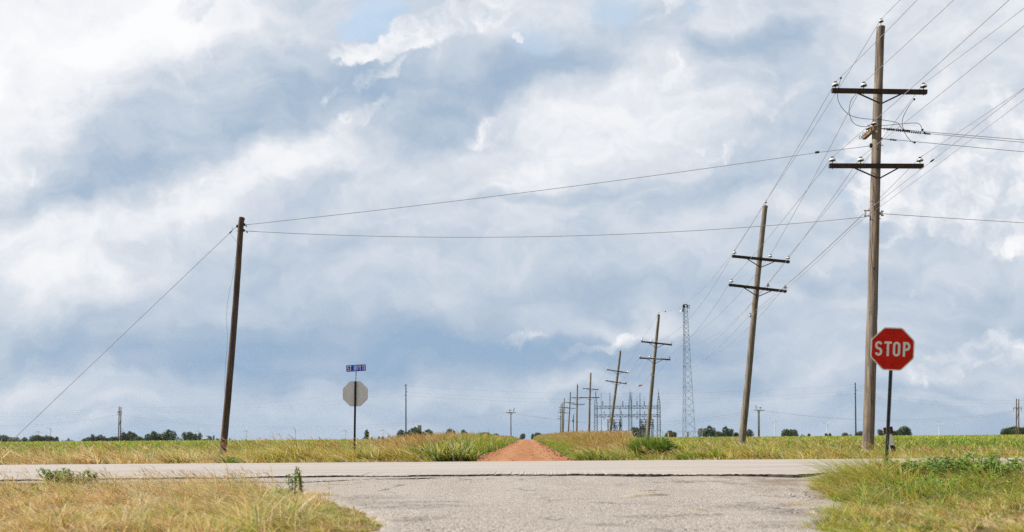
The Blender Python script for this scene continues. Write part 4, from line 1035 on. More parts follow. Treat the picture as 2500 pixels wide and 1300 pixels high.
def monopole(d, x, yt, r, label, key, lean=0):
    a = at(x, 1066, d); a.z = terrain(d) - 0.5; b = at(x + lean, yt, d); r_ = empty('steel_monopole', (a.x, d, terrain(d)), label, 'utility pole', 'tall plain poles of the far power line'); oo = r_.location.copy()
    mb = MB(); mb.tube(a, b, r, r * 0.62, 10); mb.build('shaft', M['iron'], r_, oo); mb = MB()
    for t, s in ((0.80, -1), (0.86, 1), (0.97, -1)): c = a.lerp(b, t); mb.tube(c, c + Vector((s * 0.55, -0.3, 0.1)), 0.07, n=5); mb.lathe(c + Vector((s * 0.55, -0.3, 0.05)), (0, 0, 1), [(0.04, 0), (0.12, 0.05), (0.12, 0.15), (0.04, 0.2)], 6)
    mb.build('line_post', M['cap'], r_, oo); TL[key] = [a.lerp(b, t) for t in (0.80, 0.86, 0.97)]
monopole(320, 991, 938, 0.30, 'tall plain dark pole without crossarm standing before the silo trees', 'B'); monopole(330, 2089.5, 935, 0.33, 'tall plain dark pole without crossarm in the field beside the tall power pole', 'D', -1.5)
def tpole(d, xs_, yb, yarm, arm, ins, label, key):
    cx = sum(xs_) / len(xs_); r_ = empty('distribution_pole', (at(cx, 1060, d).x, d, terrain(d)), label, 'utility pole'); oo = r_.location.copy()
    for xx in xs_:
        a = at(xx, 1066, d); a.z = terrain(d) - 0.5; shaft_mesh(a, at(xx, yarm, d), 0.22, 0.16, int(xx), 8, 8).build('pole', M['oldpole'] if len(xs_) == 1 else M['pole'], r_, oo)
    mb = MB(); off = Vector((0, -0.28, 0)); A, Bq = at(arm[0], yarm, d) + off, at(arm[1], yarm, d) + off; mb.beam(A, Bq, 0.2, 0.2); ca = mb.build('crossarm', M['arm'], r_, oo)
    for s in (-1, 1): mb = MB(); mb.beam(at(cx + s * 5, yarm + 0.3, d) + off, at(cx + s * 0.4, yarm + 6, d) + off * .8, 0.10, 0.06); mb.build('brace', M['arm'], r_, oo)
    for xx, yy_ in ins:
        mb = MB(); b = at(xx, yarm, d) + off; t = at(xx, yy_, d) + off; mb.tube(b, t, 0.045, n=5); mb.lathe(t, (0, 0, 1), [(0.05, -0.35), (0.2, -0.25), (0.2, -0.1), (0.08, 0.0), (0.14, 0.1), (0, 0.15)], 7); mb.build('insulator', M['cap'], ca, oo)
    TL[key] = [A, at(cx, yarm, d) + off, Bq]
tpole(300, [1247.4], 1062, 1007.7, (1235.3, 1260), [(1243.8, 1001.5), (1247, 1001), (1253.5, 1001.5), (1255.5, 997.6)], 'dark single pole with one crossarm beside the dirt road', 'C1')
tpole(300, [1851.0, 1853.6], 1062, 1002, (1840.5, 1866.4), [(1844.8, 991), (1847.5, 995), (1854.5, 995.2), (1857, 995.4)], 'double pole under a single crossarm, beyond the second leaning power pole', 'C2')
# small pole with a transformer
d = 260; a = at(1399.3, 1064, d); a.z = -0.6; b = at(1400.3, 1012.5, d); r_ = empty('transformer_pole', (a.x, d, terrain(d)), 'short thin pole with a small drum transformer among the far power poles', 'utility pole'); oo = r_.location.copy()
shaft_mesh(a, b, 0.15, 0.11, 77, 8, 8).build('shaft', M['oldpole'], r_, oo); mb = MB(); c = at(1397.3, 1031, d); mb.tube(c, c + Vector((0, 0, 0.9)), 0.28, n=8); mb.beam(c + Vector((0, 0, .5)), a.lerp(b, 0.66), 0.1, 0.1); mb.build('transformer', M['transf'], r_, oo)
mb = MB(); mb.beam(at(1398, 1019.5, d), at(1402, 1019.5, d), 0.1, 0.1); mb.build('crossarm', M['arm'], r_, oo)
ext = lambda p, dx, dz: p + Vector((dx, 0, dz))
A0, A2 = TL['A'][0], TL['A'][2]
wire(span(ext(A0, -130, 1.5), A0, 6.0, 20) + span(A0, TL['C1'][0], 6.0, 30)[1:] + span(TL['C1'][0], TL['C2'][0], 4.5, 30)[1:] + span(TL['C2'][0], TL['E'][0], 4.0, 30)[1:] + span(TL['E'][0], ext(TL['E'][0], 90, 0), 3, 10)[1:], 0.030, 'far thin power line crossing the whole horizon along the small crossarms')
wire(span(ext(A2, -130, 1.5), A2, 7.2, 20) + span(A2, TL['C1'][2], 7.2, 30)[1:] + span(TL['C1'][2], TL['C2'][2], 5.4, 30)[1:] + span(TL['C2'][2], TL['E'][2], 4.8, 30)[1:], 0.022, 'second far power line hanging just below the one at the low crossarms')
for k, lab in ((0, 'lowest'), (1, 'middle'), (2, 'highest')):
    A_ = TL['Atop'][0] + Vector((0, 0, -2.2 + k * 1.0)); E_ = TL['Etop'][1] + Vector((0, 0, -3.4 + k * 1.4))
    wire(span(ext(A_, -110, 1), A_, 3, 12) + span(A_, TL['B'][k], 3.2, 30)[1:] + span(TL['B'][k], TL['D'][k], 3.6, 60)[1:] + span(TL['D'][k], E_, 2.2, 24)[1:] + span(E_, ext(E_, 80, 0), 2, 8)[1:], 0.018, lab + ' of three far wires strung between the tall plain poles')

# ------------------------------------------------------------------ wind turbines on the horizon
TUR = [(93.5, 1054, 'behind the clump beyond the guy wire, shorter of a pair'), (122.7, 1046, 'behind the clump beyond the guy wire, brightest and tallest'), (298, 1047.5, 'just beside the slim twin pole in the field'), (487, 1054.5, 'just above the tree crowns before the old brown pole'), (601, 1052, 'alone over the field just past the old brown pole'), (721, 1049, 'over the yellow grass clump, blades raised'), (843, 1051, 'just beside the road sign post'), (934, 1050, 'between the lone tree and the silo trees'), (1892, 1029, 'alone beyond the double pole'), (2018.5, 1036, 'faint, standing before the tall plain pole near the power pole'), (2293, 1036, 'lone and faint over the open field past the stop sign')]
for i, (x, y, w_) in enumerate(TUR):
    d = 3200.0; h = at(x, y, d); zb = terrain(d) - 1
    r_ = empty('wind_turbine', (h.x, d, zb), 'distant white wind turbine ' + w_, 'wind turbine', 'wind turbines on the horizon'); oo = r_.location.copy()
    mb = MB(); mb.tube((h.x, d, zb), h, 1.7, 1.1, 8); mb.build('tower', M['whitesteel'], r_, oo)
    mb = MB(); mb.box(h + Vector((0, 1.0, .6)), (2.7, 6, 2.7)); mb.lathe(h + Vector((0, -2, .6)), (0, -1, 0), [(1.3, 0), (1.2, 1), (0, 2)], 8); mb.build('nacelle', M['whitesteel'], r_, oo)
    a0 = R.uniform(0, 120)
    for k in range(3):
        q_ = math.radians(a0 + 120 * k); dv = Vector((math.sin(q_), 0, math.cos(q_))); nv = Vector((dv.z, 0, -dv.x)); c = h + Vector((0, -3, .6)); Lb = 19
        mb = MB(); P4 = [(0, 0.5), (3, 1.2), (9, 0.8), (Lb, 0.2)]; vs = []
        for rr_, cw in P4: b_ = c + dv * rr_; vs += [b_ + nv * cw + Vector((0, -.3, 0)), b_ - nv * cw * 0.7 + Vector((0, .3, 0)), b_ + Vector((0, .7, 0))]
        mb.add(vs, [(i_ * 3 + a_, i_ * 3 + (a_ + 1) % 3, i_ * 3 + 3 + (a_ + 1) % 3, i_ * 3 + 3 + a_) for i_ in range(3) for a_ in range(3)]); mb.build('blade', M['whitesteel'], r_, oo)
# ------------------------------------------------------------------ distant trees
def leaf_cloud(C, S, N, size, r_, flat=0.75):
    """N leaf clump quads through lobes with centres C and radii S -> verts, faces"""
    C = np.asarray(C); S = np.asarray(S)
    wts = (S.prod(axis=1)) ** (2 / 3); idx = r_.choice(len(C), N, p=wts / wts.sum())
    dirs = r_.normal(size=(N, 3)); dirs /= np.linalg.norm(dirs, axis=1)[:, None]
    rad = r_.uniform(0.25, 1.0, N) ** 0.45
    c = C[idx] + dirs * S[idx] * rad[:, None] + r_.normal(size=(N, 3)) * size * 0.25
    a = r_.normal(size=(N, 3)); a /= np.linalg.norm(a, axis=1)[:, None]
    b = np.cross(a, dirs + r_.normal(size=(N, 3)) * 0.6); b /= np.maximum(np.linalg.norm(b, axis=1), 1e-6)[:, None]
    s = size * r_.uniform(0.6, 1.3, N)[:, None]
    V = np.stack([c - a * s * 0.5 - b * s * 0.1, c + b * s * 0.4, c + a * s * 0.5 + b * s * 0.1, c - b * s * 0.4], axis=1).reshape(-1, 3)
    return V, np.arange(N * 4).reshape(-1, 4), c
def tree_proto(seed, lobes, trunk_h, cols, N=1500, size=0.085):
    r_ = np.random.default_rng(seed)
    C, S = zip(*lobes)
    V, F, c = leaf_cloud(C, S, N, size, r_)
    base = np.array(cols[0]); alt = np.array(cols[1])
    t = r_.uniform(0, 1, N)[:, None]; col = base * (1 - t) + alt * t; col *= r_.uniform(0.75, 1.25, N)[:, None]
    cr = raw_mesh('crown', V, F, M['leaf'], np.repeat(col, 4, axis=0))
    mb = MB(); mb.tube((0, 0, -0.05), (0.01, 0, trunk_h), 0.045, 0.03, 7)
    for (x, y, z), _ in lobes[:5]: mb.tube((0.005, 0, trunk_h * 0.7), (x * 0.8, y * 0.8, z), 0.022, 0.008, 5)
    tr = mb.build('trunk', M['bark'])
    return cr, tr
DK, LT = (0.045, 0.075, 0.028), (0.085, 0.125, 0.04)
PROTO = [
    tree_proto(1, [((0, 0, .60), (.42, .42, .36)), ((-.28, .1, .42), (.26, .26, .3)), ((.27, -.1, .45), (.27, .27, .32)), ((.05, .2, .3), (.4, .3, .26)), ((0, -.2, .75), (.24, .24, .22))], .35, (DK, LT)),
    tree_proto(2, [((-.1, 0, .70), (.28, .3, .28)), ((.22, 0, .58), (.26, .28, .26)), ((-.26, .1, .45), (.24, .24, .24)), ((.1, -.1, .36), (.32, .3, .24)), ((-.3, 0, .25), (.2, .2, .2)), ((.34, 0, .28), (.17, .2, .2)), ((-.02, 0, .88), (.15, .16, .12))], .35, (DK, LT)),
    tree_proto(3, [((0, 0, .42), (.48, .46, .36)), ((.2, 0, .6), (.28, .28, .24)), ((-.22, 0, .55), (.27, .27, .26)), ((0, 0, .7), (.26, .26, .22)), ((0, 0, .2), (.46, .4, .2))], .2, (DK, (0.09, 0.12, 0.04))),
    tree_proto(4, [((.0, 0, .78), (.30, .3, .22)), ((-.15, 0, .58), (.32, .3, .22)), ((.2, 0, .5), (.25, .25, .2)), ((-.05, .0, .34), (.26, .26, .2)), ((.1, 0, .2), (.2, .2, .2))], .5, ((0.05, 0.08, 0.028), (0.095, 0.13, 0.045)), 900),
    tree_proto(5, [((0, 0, .5), (.40, .4, .4)), ((.15, 0, .7), (.3, .3, .28)), ((-.25, 0, .4), (.24, .24, .26))], .4, ((0.12, 0.14, 0.055), (0.17, 0.18, 0.075)), 420, 0.09),
    tree_proto(6, [((0, 0, .16), (.5, .4, .2)), ((.3, 0, .3), (.25, .25, .3)), ((-.25, 0, .35), (.3, .25, .32)), ((.05, 0, .5), (.2, .2, .32))], .2, (DK, LT), 700, 0.09),
]
used = set()
def plant_tree(x, yt, w, k, d, label, group, rz=None):
    cr, tr = PROTO[k]
    p = at(x, 1064, d); zb = terrain(d) - 0.2; h = at(x, yt, d).z - zb; wd = w * d / FPX
    root = empty('tree', (p.x, d, zb), label, 'tree', group)
    for src in (cr, tr):
        if src.name in used: o = src.copy(); COL.objects.link(o)
        else: o = src; used.add(src.name)
        o.parent = root
    root.scale = (wd, wd, h); root.rotation_euler.z = R.uniform(0, 6.28) if rz is None else rz
ORD = ['first', 'second', 'third', 'fourth', 'fifth', 'sixth', 'seventh', 'eighth', 'ninth', 'tenth', 'eleventh', 'twelfth', 'thirteenth', 'fourteenth', 'fifteenth', 'sixteenth', 'seventeenth', 'eighteenth', 'nineteenth', 'twentieth']
SHAPE = ['rounded', 'uneven many-headed', 'broad low', 'tall slender', 'thin pale', 'scrubby']
CL = [
    ('clump beyond the guy wire', 780, [(4, 1062, 26, 0), (16, 1064, 24, 2), (30, 1067, 24, 4), (33, 1066.5, 14, 0), (48, 1071, 16, 5), (60, 1067, 12, 0), (71, 1071, 12, 5), (85, 1062, 24, 0), (95, 1063, 16, 1), (103, 1063, 18, 2), (113, 1062.5, 12, 3), (123, 1064.5, 20, 0), (138.5, 1066, 12, 1), (152, 1072, 5, 5), (163, 1072.5, 14, 5), (167, 1069.5, 7, 3), (176, 1072, 10, 5)]),
    ('tree line behind the slim twin pole', 760, [(198, 1073, 5, 5), (208, 1069, 16, 2), (219, 1067, 14, 0), (226, 1060, 14, 3), (234, 1065, 16, 0), (247, 1061.5, 18, 1), (261, 1068, 18, 2), (274, 1066, 16, 0), (283, 1064, 14, 2), (303, 1055, 18, 1), (317, 1053, 24, 1), (327, 1056, 16, 0), (338, 1064, 20, 2), (350, 1069, 12, 5)]),
    ('grove just before the old brown pole', 740, [(362, 1059.5, 20, 1), (376, 1052.5, 24, 1), (388, 1058, 14, 3), (397, 1059, 18, 1), (410, 1048.5, 24, 1), (423.5, 1052, 16, 3), (433, 1066, 12, 4), (442, 1068, 8, 5), (451, 1054.5, 17, 3), (465, 1054, 19, 0), (477, 1059, 14, 1), (487.5, 1057, 14, 3), (511, 1064, 15, 0), (522, 1062.5, 6, 3), (531, 1068, 14, 5), (561, 1070, 5, 3), (650, 1069.5, 9, 5)]),
    ('loose trees between road sign and silo', 620, [(895.5, 1049, 15, 1), (889, 1064, 8, 5), (907, 1064, 9, 5), (925, 1064.5, 6, 2), (934, 1064.5, 6, 2), (948.5, 1062, 6.5, 2)]),
    ('trees around the silo', 480, [(980, 1048.5, 21, 0), (1000, 1052, 24, 0), (1012.5, 1042, 32, 0), (1045, 1047.5, 26, 0), (1033, 1056, 16, 2)]),
    ('tree tops over the tall grass', 430, [(1100.5, 1046, 22, 0), (1132.5, 1049, 17, 0), (1158, 1062, 14, 5), (1184, 1053, 31, 2), (1210, 1056.5, 16, 2)]),
    ('trees ending the dirt road', 900, [(1276, 1058.5, 14, 0), (1300, 1058.5, 7, 0), (1313, 1054, 20, 2), (1340, 1057, 20, 5)]),
    ('trees behind the substation', 560, [(1551, 1042, 20, 0), (1560, 1043.5, 22, 0), (1570, 1047, 18, 2), (1626, 1054, 10, 5), (1634, 1050.5, 16, 0), (1645, 1052, 14, 2)]),
    ('trees beyond the lattice tower', 620, [(1709, 1045.5, 15, 4), (1716, 1044.5, 16, 4), (1730, 1039.5, 22, 1), (1742, 1044, 18, 3), (1754, 1051, 18, 2), (1772, 1041, 22, 1), (1784, 1047, 14, 0), (1797, 1054, 16, 2), (1829, 1047.5, 17, 0)]),
    ('horizon trees beyond the double pole', 760, [(1917, 1047, 18, 0), (1930, 1048, 16, 1), (1941, 1048, 14, 0), (1959, 1057.5, 10, 5), (1975, 1057, 7, 2), (2017, 1056.5, 7, 2), (2026, 1056, 8, 2), (2063, 1055, 14, 2), (2076, 1057, 9, 5), (2091, 1055, 8, 2), (2099, 1052.5, 15, 0)]),
    ('trees behind the stop sign', 560, [(2150, 1048, 15, 0), (2183, 1050, 16, 2), (2193, 1049, 16, 0), (2206, 1039.5, 22, 0), (2217, 1043, 15, 0)]),
    ('grove behind the far twin pole', 540, [(2452, 1045, 16, 0), (2464, 1041, 22, 2), (2477, 1040, 22, 0), (2489, 1040, 20, 2), (2502, 1041, 22, 0), (2518, 1043, 22, 0)]),
]
for cname, d, items in CL:
    items = sorted(items)
    for i, (x, yt, w, k) in enumerate(items):
        plant_tree(x, yt, w * 1.22, k, d + R.uniform(-25, 25), f'{SHAPE[k]} tree, {ORD[i]} from the west among the {cname}', cname)

# ------------------------------------------------------------------ grass
def blades(P, H, W, lean, az, col, tip=None, segs=3, curve=1.9, tipw=0.12):
    N = len(P); t = np.linspace(0, 1, segs + 1)
    lm = np.linalg.norm(lean, axis=1)
    zz = H[:, None] * (t[None] - 0.28 * np.minimum(lm, 1.3)[:, None] * t[None] ** 2.4)
    ox = (lean[:, 0] * H)[:, None] * t[None] ** curve; oy = (lean[:, 1] * H)[:, None] * t[None] ** curve
    cx = P[:, 0][:, None] + ox; cy = P[:, 1][:, None] + oy; cz = P[:, 2][:, None] + zz
    w = (W[:, None] * 0.5) * np.maximum((1 - t[None] ** 1.6), tipw)
    dx = np.cos(az)[:, None] * w; dyy = np.sin(az)[:, None] * w
    V = np.empty((N, segs + 1, 2, 3), np.float32)
    V[:, :, 0, 0] = cx - dx; V[:, :, 1, 0] = cx + dx; V[:, :, 0, 1] = cy - dyy; V[:, :, 1, 1] = cy + dyy; V[:, :, 0, 2] = cz; V[:, :, 1, 2] = cz
    b = np.arange(N)[:, None] * (2 * (segs + 1)) + np.arange(segs)[None] * 2
    F = np.stack([b, b + 1, b + 3, b + 2], axis=2).reshape(-1, 4)
    if tip is None: tip = col
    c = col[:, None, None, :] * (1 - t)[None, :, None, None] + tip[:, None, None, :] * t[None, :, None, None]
    c = np.broadcast_to(c, (N, segs + 1, 2, 3)).reshape(-1, 3)
    return V.reshape(-1, 3), F, c
class Heap:
    def __init__(self): self.V, self.F, self.C, self.n = [], [], [], 0
    def add(self, VFC):
        V, F, C = VFC; self.V.append(V); self.F.append(F + self.n); self.C.append(C); self.n += len(V)
    def build(self, name, mat, parent=None, origin=None): return raw_mesh(name, np.concatenate(self.V), np.concatenate(self.F), mat, np.concatenate(self.C), parent=parent, origin=origin)

def vnoise(x, y, s, seed=0):
    """cheap smooth value noise in 0..1"""
    x = x / s + seed * 17.3; y = y / s + seed * 9.1
    xi = np.floor(x).astype(int); yi = np.floor(y).astype(int); fx = x - xi; fy = y - yi
    fx = fx * fx * (3 - 2 * fx); fy = fy * fy * (3 - 2 * fy)
    def h(a, b): v = np.sin(a * 127.1 + b * 311.7 + seed * 74.7) * 43758.5453; return v - np.floor(v)
    return (h(xi, yi) * (1 - fx) + h(xi + 1, yi) * fx) * (1 - fy) + (h(xi, yi + 1) * (1 - fx) + h(xi + 1, yi + 1) * fx) * fy
def fb(x, y, s, seed=0): return 0.55 * vnoise(x, y, s, seed) + 0.28 * vnoise(x, y, s / 2.3, seed + 1) + 0.17 * vnoise(x, y, s / 5.1, seed + 2)
STRAW, PALE, YG, GREEN, DGREEN, RUST, TAN = [np.array(c) for c in ((.76, .53, .23), (.87, .74, .47), (.56, .49, .07), (.24, .39, .05), (.08, .18, .03), (.42, .20, .07), (.60, .40, .17))]
PAL = np.stack([STRAW, PALE, YG, GREEN, DGREEN, RUST, TAN, np.array((.11, .045, .022))])
def pick(wts, N, var=0.22):
    """per-blade colours; wts (N,7) relative weights of the palette"""
    w = np.asarray(wts, float)
    if w.ndim == 1: w = np.broadcast_to(w, (N, len(w)))
    cw = np.cumsum(w, axis=1); u_ = rng.uniform(0, 1, N) * cw[:, -1]
    i = (u_[:, None] > cw).sum(axis=1).clip(0, w.shape[1] - 1)
    c = PAL[i] * rng.uniform(1 - var, 1 + var, N)[:, None]
    return c * (1 + rng.normal(0, 0.05, (N, 3)))
def lerp1(x, xs, ys): return np.interp(x, xs, ys)
WIND = np.array((-0.55, -0.06))
def leanv(N, mean=WIND, sd=0.32): return mean + rng.normal(0, sd, (N, 2))
def tuft_blades(hp, x, y, z, nper, rad, H, wts, lean, lsd=.22, width=(.006, .012), mixw=None, fr=.35, segs=3, curve=1.7, tipw=.1, tip=None, hvar=.4):
    """grass in tufts: every tuft has its own colour, height and sweep"""
    n = len(x); base = pick(wts, n, .18); I = np.repeat(np.arange(n), nper); N = len(I)
    mixc = pick(np.asarray(mixw if mixw is not None else wts)[I], N, .25)
    own = rng.uniform(0, 1, N) > fr
    col = np.where(own[:, None], base[I] * rng.uniform(.78, 1.22, N)[:, None], mixc)
    r = np.sqrt(rng.uniform(0, 1, N)) * rad[I]; a = rng.uniform(0, 2 * PI, N)
    out = np.stack([np.cos(a), np.sin(a)], 1) * (r / np.maximum(rad[I], 1e-6))[:, None] * .35
    L_ = lean[I] + out + rng.normal(0, lsd, (N, 2))
    P_ = np.stack([x[I] + np.cos(a) * r, y[I] + np.sin(a) * r, z[I]], 1)
    h = H[I] * rng.uniform(1 - hvar, 1 + hvar * .45, N)
    tp = col if tip is None else col * .5 + pick(tip, N) * .5
    hp.add(blades(P_, h, rng.uniform(width[0], width[1], N) * (1 if np.ndim(width[0]) == 0 else 1), L_, rng.uniform(-1.57, 1.57, N), col * .9, tp, segs, curve, tipw))
def hum(x, y, s, seed): return .38 + 1.25 * np.clip(1.9 * (fb(x, y, s, seed) - .24), 0, 1)
def in_road(x, y):
    a = -1.62 - .3 * np.clip((60 - y) / 38, 0, 1) - np.maximum(0, 1 - (y - HWF) / 3.5) ** 2 * 0.9; b = 1.42 + np.maximum(0, 1 - (y - HWF) / 3.5) ** 2 * 0.9
    jit = 0.34 * (vnoise(x * 0, y, 1.4, 5) - 0.5) + 0.4 * (vnoise(x * 2, y, 0.4, 6) - 0.5)
    return (x > a + jit) & (x < b + jit)

# --- the crop field: low green rows out to the crest
N = 125000
y = 27.0 / (1 - rng.uniform(0, 1, N) * (1 - (27.0 / 236.0) ** 0.75)) ** (1 / 0.75)
x = rng.uniform(-1, 1, N) * (y * 0.72 + 6)
k = (np.abs(x) > np.where(y < 60, 7.0, 5.0) + 1.5 * vnoise(x, y, 6, 3))
k &= ~((x > 15) & (x < 42) & (y > 205))
x, y = x[k], y[k]; N = len(x)
n1 = fb(x, y * 0.35, 9, 1); n2 = fb(x, y * 0.25, 30, 4)
near = np.clip((34 - y) / 7, 0, 1)
H = 0.46 * rng.uniform(0.8, 1.08, N) * (1 - 0.35 * near) * (0.85 + 0.3 * n1)
wts = np.zeros((N, 7)); far = np.clip((y - 60) / 90, 0, 1)
wts[:, 3] = 1.3 + 0.1 * far; wts[:, 4] = np.clip(1.7 - 2.0 * n1, 0.05, 2) * (1 - .7 * far); wts[:, 2] = 0.5 + np.clip(n1 - .45, 0, 1) * 2 + 0.5 * far; wts[:, 6] = np.clip(n2 - 0.52, 0, 1) * 7 + 0.12 + .2 * far; wts[:, 5] = np.clip(fb(x, y * .3, 18, 8) - .62, 0, 1) * 4
zt = np.array([terrain(v_) for v_ in y])
hp = Heap()
hp.add(blades(np.stack([x, y, zt], 1), H, 0.016 + y * 0.0009, leanv(N, WIND * 0.5, 0.8), rng.uniform(-1.57, 1.57, N), pick(wts, N, 0.25), None, 2, 1.6, 0.3))
# leaf canopy filling the rows
ys_ = 27.5 * (236 / 27.5) ** np.linspace(0, 1, 120); xs_ = np.linspace(-1, 1, 241)
crop = hp.build('crop_field', M['grass']); tag(crop, 'low green bean crop covering the flat field on both sides of the dirt road', 'crop', kind='stuff')

# --- verge of the far side of the highway
def verge_h(x): return lerp1(x, [-22, -16, -12, -9.5, -8.8, -7.2, -5.5, -4.2, -3.2, -2.2, -1.7, 1.5, 2.4, 3.4, 3.9, 5.1, 5.8, 8.3, 10.4, 11.5, 20], [.52, .52, .56, .46, .62, .68, .58, .62, .72, .70, .35, .28, .45, .46, .24, .24, .50, .52, .42, .30, .28])
hp = Heap()
def verge_w(x, y, n1, n2):
    W_ = np.zeros((len(x), 7))
    straw_l = lerp1(x, [-21, -9.2, -8.6, -5.2, -3.8, -2.8, 1.5, 3.2, 4.2, 5.5, 11, 12, 19], [1.3, 1.3, .25, .35, .4, .3, .05, .15, .25, .25, .5, .25, .25])
    low = np.clip(1.3 - (y - HWF) * 1.4, 0, 1) * lerp1(x, [-21, -9, -8, -3.5, -2.5, 2.5, 4, 6, 11, 13, 19], [1, 1, .7, .7, .2, .1, .5, 1.6, 1.5, .5, .5])
    W_[:, 0] = straw_l * 1.3 + low * 1.2; W_[:, 1] = straw_l * 1.5 + low * 2.4
    W_[:, 2] = lerp1(x, [-21, -9.4, -8.4, -7.4, -5.5, -3.4, -2, 1.5, 4, 6, 11, 13, 19], [.25, .4, 2.4, 3.8, 3.0, 2.6, .7, 1.0, 1.2, 3.2, 2.2, 1.2, 1.2]) * (0.05 + 2.6 * np.clip(n1 * 1.8 - .5, 0, 1))
    W_[:, 3] = lerp1(x, [-21, -9.4, -8, -4, -2, 1.5, 3.5, 6, 11, 13, 19], [.12, .2, .35, .5, 1.6, 2.2, 1.7, 1.0, .7, 1.5, 1.5]) * (0.2 + 1.4 * n2)
    W_[:, 4] = lerp1(x, [-21, -8, -3.5, -1.8, 1.5, 4, 8, 19], [.03, .05, .5, .9, .5, .3, .12, .2]); W_[:, 5] = lerp1(x, [-21, -8, -4.5, -3, 1.5, 3, 9, 11, 12.5, 19], [.22, .08, .15, .25, .05, .15, .1, .4, .2, .1]) * (.3 + 1.4 * (1 - n1))
    W_[:, 6] = straw_l * .8 + .12
    return W_
for nt_, nper, hs, wd in ((1500, 17, 1.0, (.014, .046)), (1200, 14, .62, (.012, .034))):
    x = rng.uniform(-21, 19, nt_); y = HWF + .06 + np.abs(rng.normal(0, 2.2, nt_)) if hs == 1 else HWF + .05 + np.abs(rng.normal(0, .7, nt_))
    k = ~in_road(x, y) & (y < 29.5); x, y = x[k], y[k]; n = len(x)
    n1 = fb(x, y, 1.1, 2); n2 = fb(x, y, 0.8, 6)
    edge = np.clip((y - HWF) / 1.0, 0.0, 1.0)
    H = (verge_h(x) + .06) * (0.38 + 0.62 * edge ** 0.7) * np.clip(.30 + 1.7 * (n1 - .25), .28, 1.3) * hs * rng.uniform(.7, 1.25, n)
    w_ = verge_w(x, y, n1, n2)
    tuft_blades(hp, x, y, np.zeros(n), nper, rng.uniform(.08, .26, n), H, w_, leanv(n, WIND * 1.25, .4), .25, wd, w_ + np.array([.2, .2, .1, 0, 0, .05, .2]), .3, 3, 1.8, .15, [.5, .9, .9, .35, 0, .08, .3])
# feathery seed heads leaning with the wind
NS = 1700
x = rng.uniform(-20, 17, NS); y = HWF + .5 + np.abs(rng.normal(0, 2.2, NS)); k = ~in_road(x, y) & (rng.uniform(0, 1, NS) < lerp1(x, [-20, -9.5, -8, -2, 2, 9, 17], [.55, .5, 1, 1, .5, .5, .6])); x, y = x[k], y[k]; NS = len(x)
hs_ = verge_h(x) * rng.uniform(1.0, 1.45, NS) + 0.05; ln = leanv(NS, WIND * 1.0, 0.25)
rc = pick([.6, .8, .1, 0, 0, .9, .8], NS); z0 = np.zeros(NS)
hp.add(blades(np.stack([x, y, z0], 1), hs_, np.full(NS, .007), ln, rng.uniform(-1.2, 1.2, NS), pick([1, .5, 1, .3, 0, .5, .5], NS), rc, 4, 1.8, 0.8))
for j in range(5):
    t = 0.72 + 0.06 * j; lm = np.linalg.norm(ln, axis=1)
    px_ = x + ln[:, 0] * hs_ * t ** 1.8; py_ = y + ln[:, 1] * hs_ * t ** 1.8; pz_ = hs_ * (t - .28 * np.minimum(lm, 1.3) * t ** 2.4)
    hp.add(blades(np.stack([px_, py_, pz_], 1), np.full(NS, .10) * rng.uniform(.6, 1.2, NS), rng.uniform(.010, .024, NS), leanv(NS, WIND * 1.8, .4), rng.uniform(-1.3, 1.3, NS), rc, None, 2, 1.2, .3))
o = hp.build('roadside_grass', M['grass']); tag(o, 'windblown straw and yellow-green grass along the far edge of the highway', 'grass', kind='stuff')

# --- tall johnson grass on both sides of the dirt road
N = 60000
y = 25.0 / (1 - rng.uniform(0, 1, N) * (1 - (25.0 / 215.0) ** 0.9)) ** (1 / 0.9)
side = rng.uniform(0, 1, N) < 0.46
wl = lerp1(y, [25, 32, 45, 90, 215], [2.4, 4.2, 5.6, 4.0, 4.0]); wr = lerp1(y, [25, 32, 45, 60, 70, 110, 215], [1.6, 2.6, 4.6, 6.6, 7.0, 6.0, 5.0])
x = np.where(side, -1.7 - rng.uniform(0, 1, N) * wl, 1.5 + rng.uniform(0, 1, N) * wr)
k = ~in_road(x, y); x, y, side = x[k], y[k], side[k]; N = len(x)
de = np.where(side, -1.62 - x, x - 1.42)
hmax = np.where(side, lerp1(y, [25, 30, 38, 46, 60, 90, 215], [.86, .98, 1.15, 1.22, 1.10, .95, 1.0]), lerp1(y, [25, 30, 36, 48, 62, 100, 215], [.45, .52, .78, 1.20, 1.34, 1.2, 1.3]))
n1 = fb(x, y, 3.0, 12)
H = hmax * np.clip(0.10 + de / np.where(side & (y < 60), .75, 1.5), 0.1, 1) * (0.74 + 0.38 * n1) * rng.uniform(.75, 1.06, N) * np.where(side, 1 - .075 * np.maximum(0, de - 2.3), 1)
W_ = np.zeros((N, 7)); low = np.clip(1.5 - de, 0, 1)
W_[:, 3] = low * 2.2 + .55; W_[:, 4] = low * .9 + np.clip(.7 - n1, 0, 1) * .9; W_[:, 2] = .9; W_[:, 5] = (1 - low) * 1.1; W_[:, 6] = (1 - low) * 1.0; W_[:, 0] = .35
hp = Heap(); col = pick(W_, N); tipc = np.where((de > 1.0)[:, None], pick([.3, .25, .35, .05, 0, 1.1, 1.2], N), pick([.2, .2, 1, 1, .2, .1, .2], N))
zt = np.array([terrain(v_) for v_ in y])
hp.add(blades(np.stack([x, y, zt], 1), H, (0.014 + y * 0.0008) * rng.uniform(.6, 1.3, N), leanv(N, WIND * 1.0, 0.36), rng.uniform(-1.57, 1.57, N), col, col * .35 + tipc * .65, 3, 1.8, 0.2))
o = hp.build('tall_grass', M['grass']); tag(o, 'tall brown-topped grass lining both sides of the red dirt road', 'grass', kind='stuff')

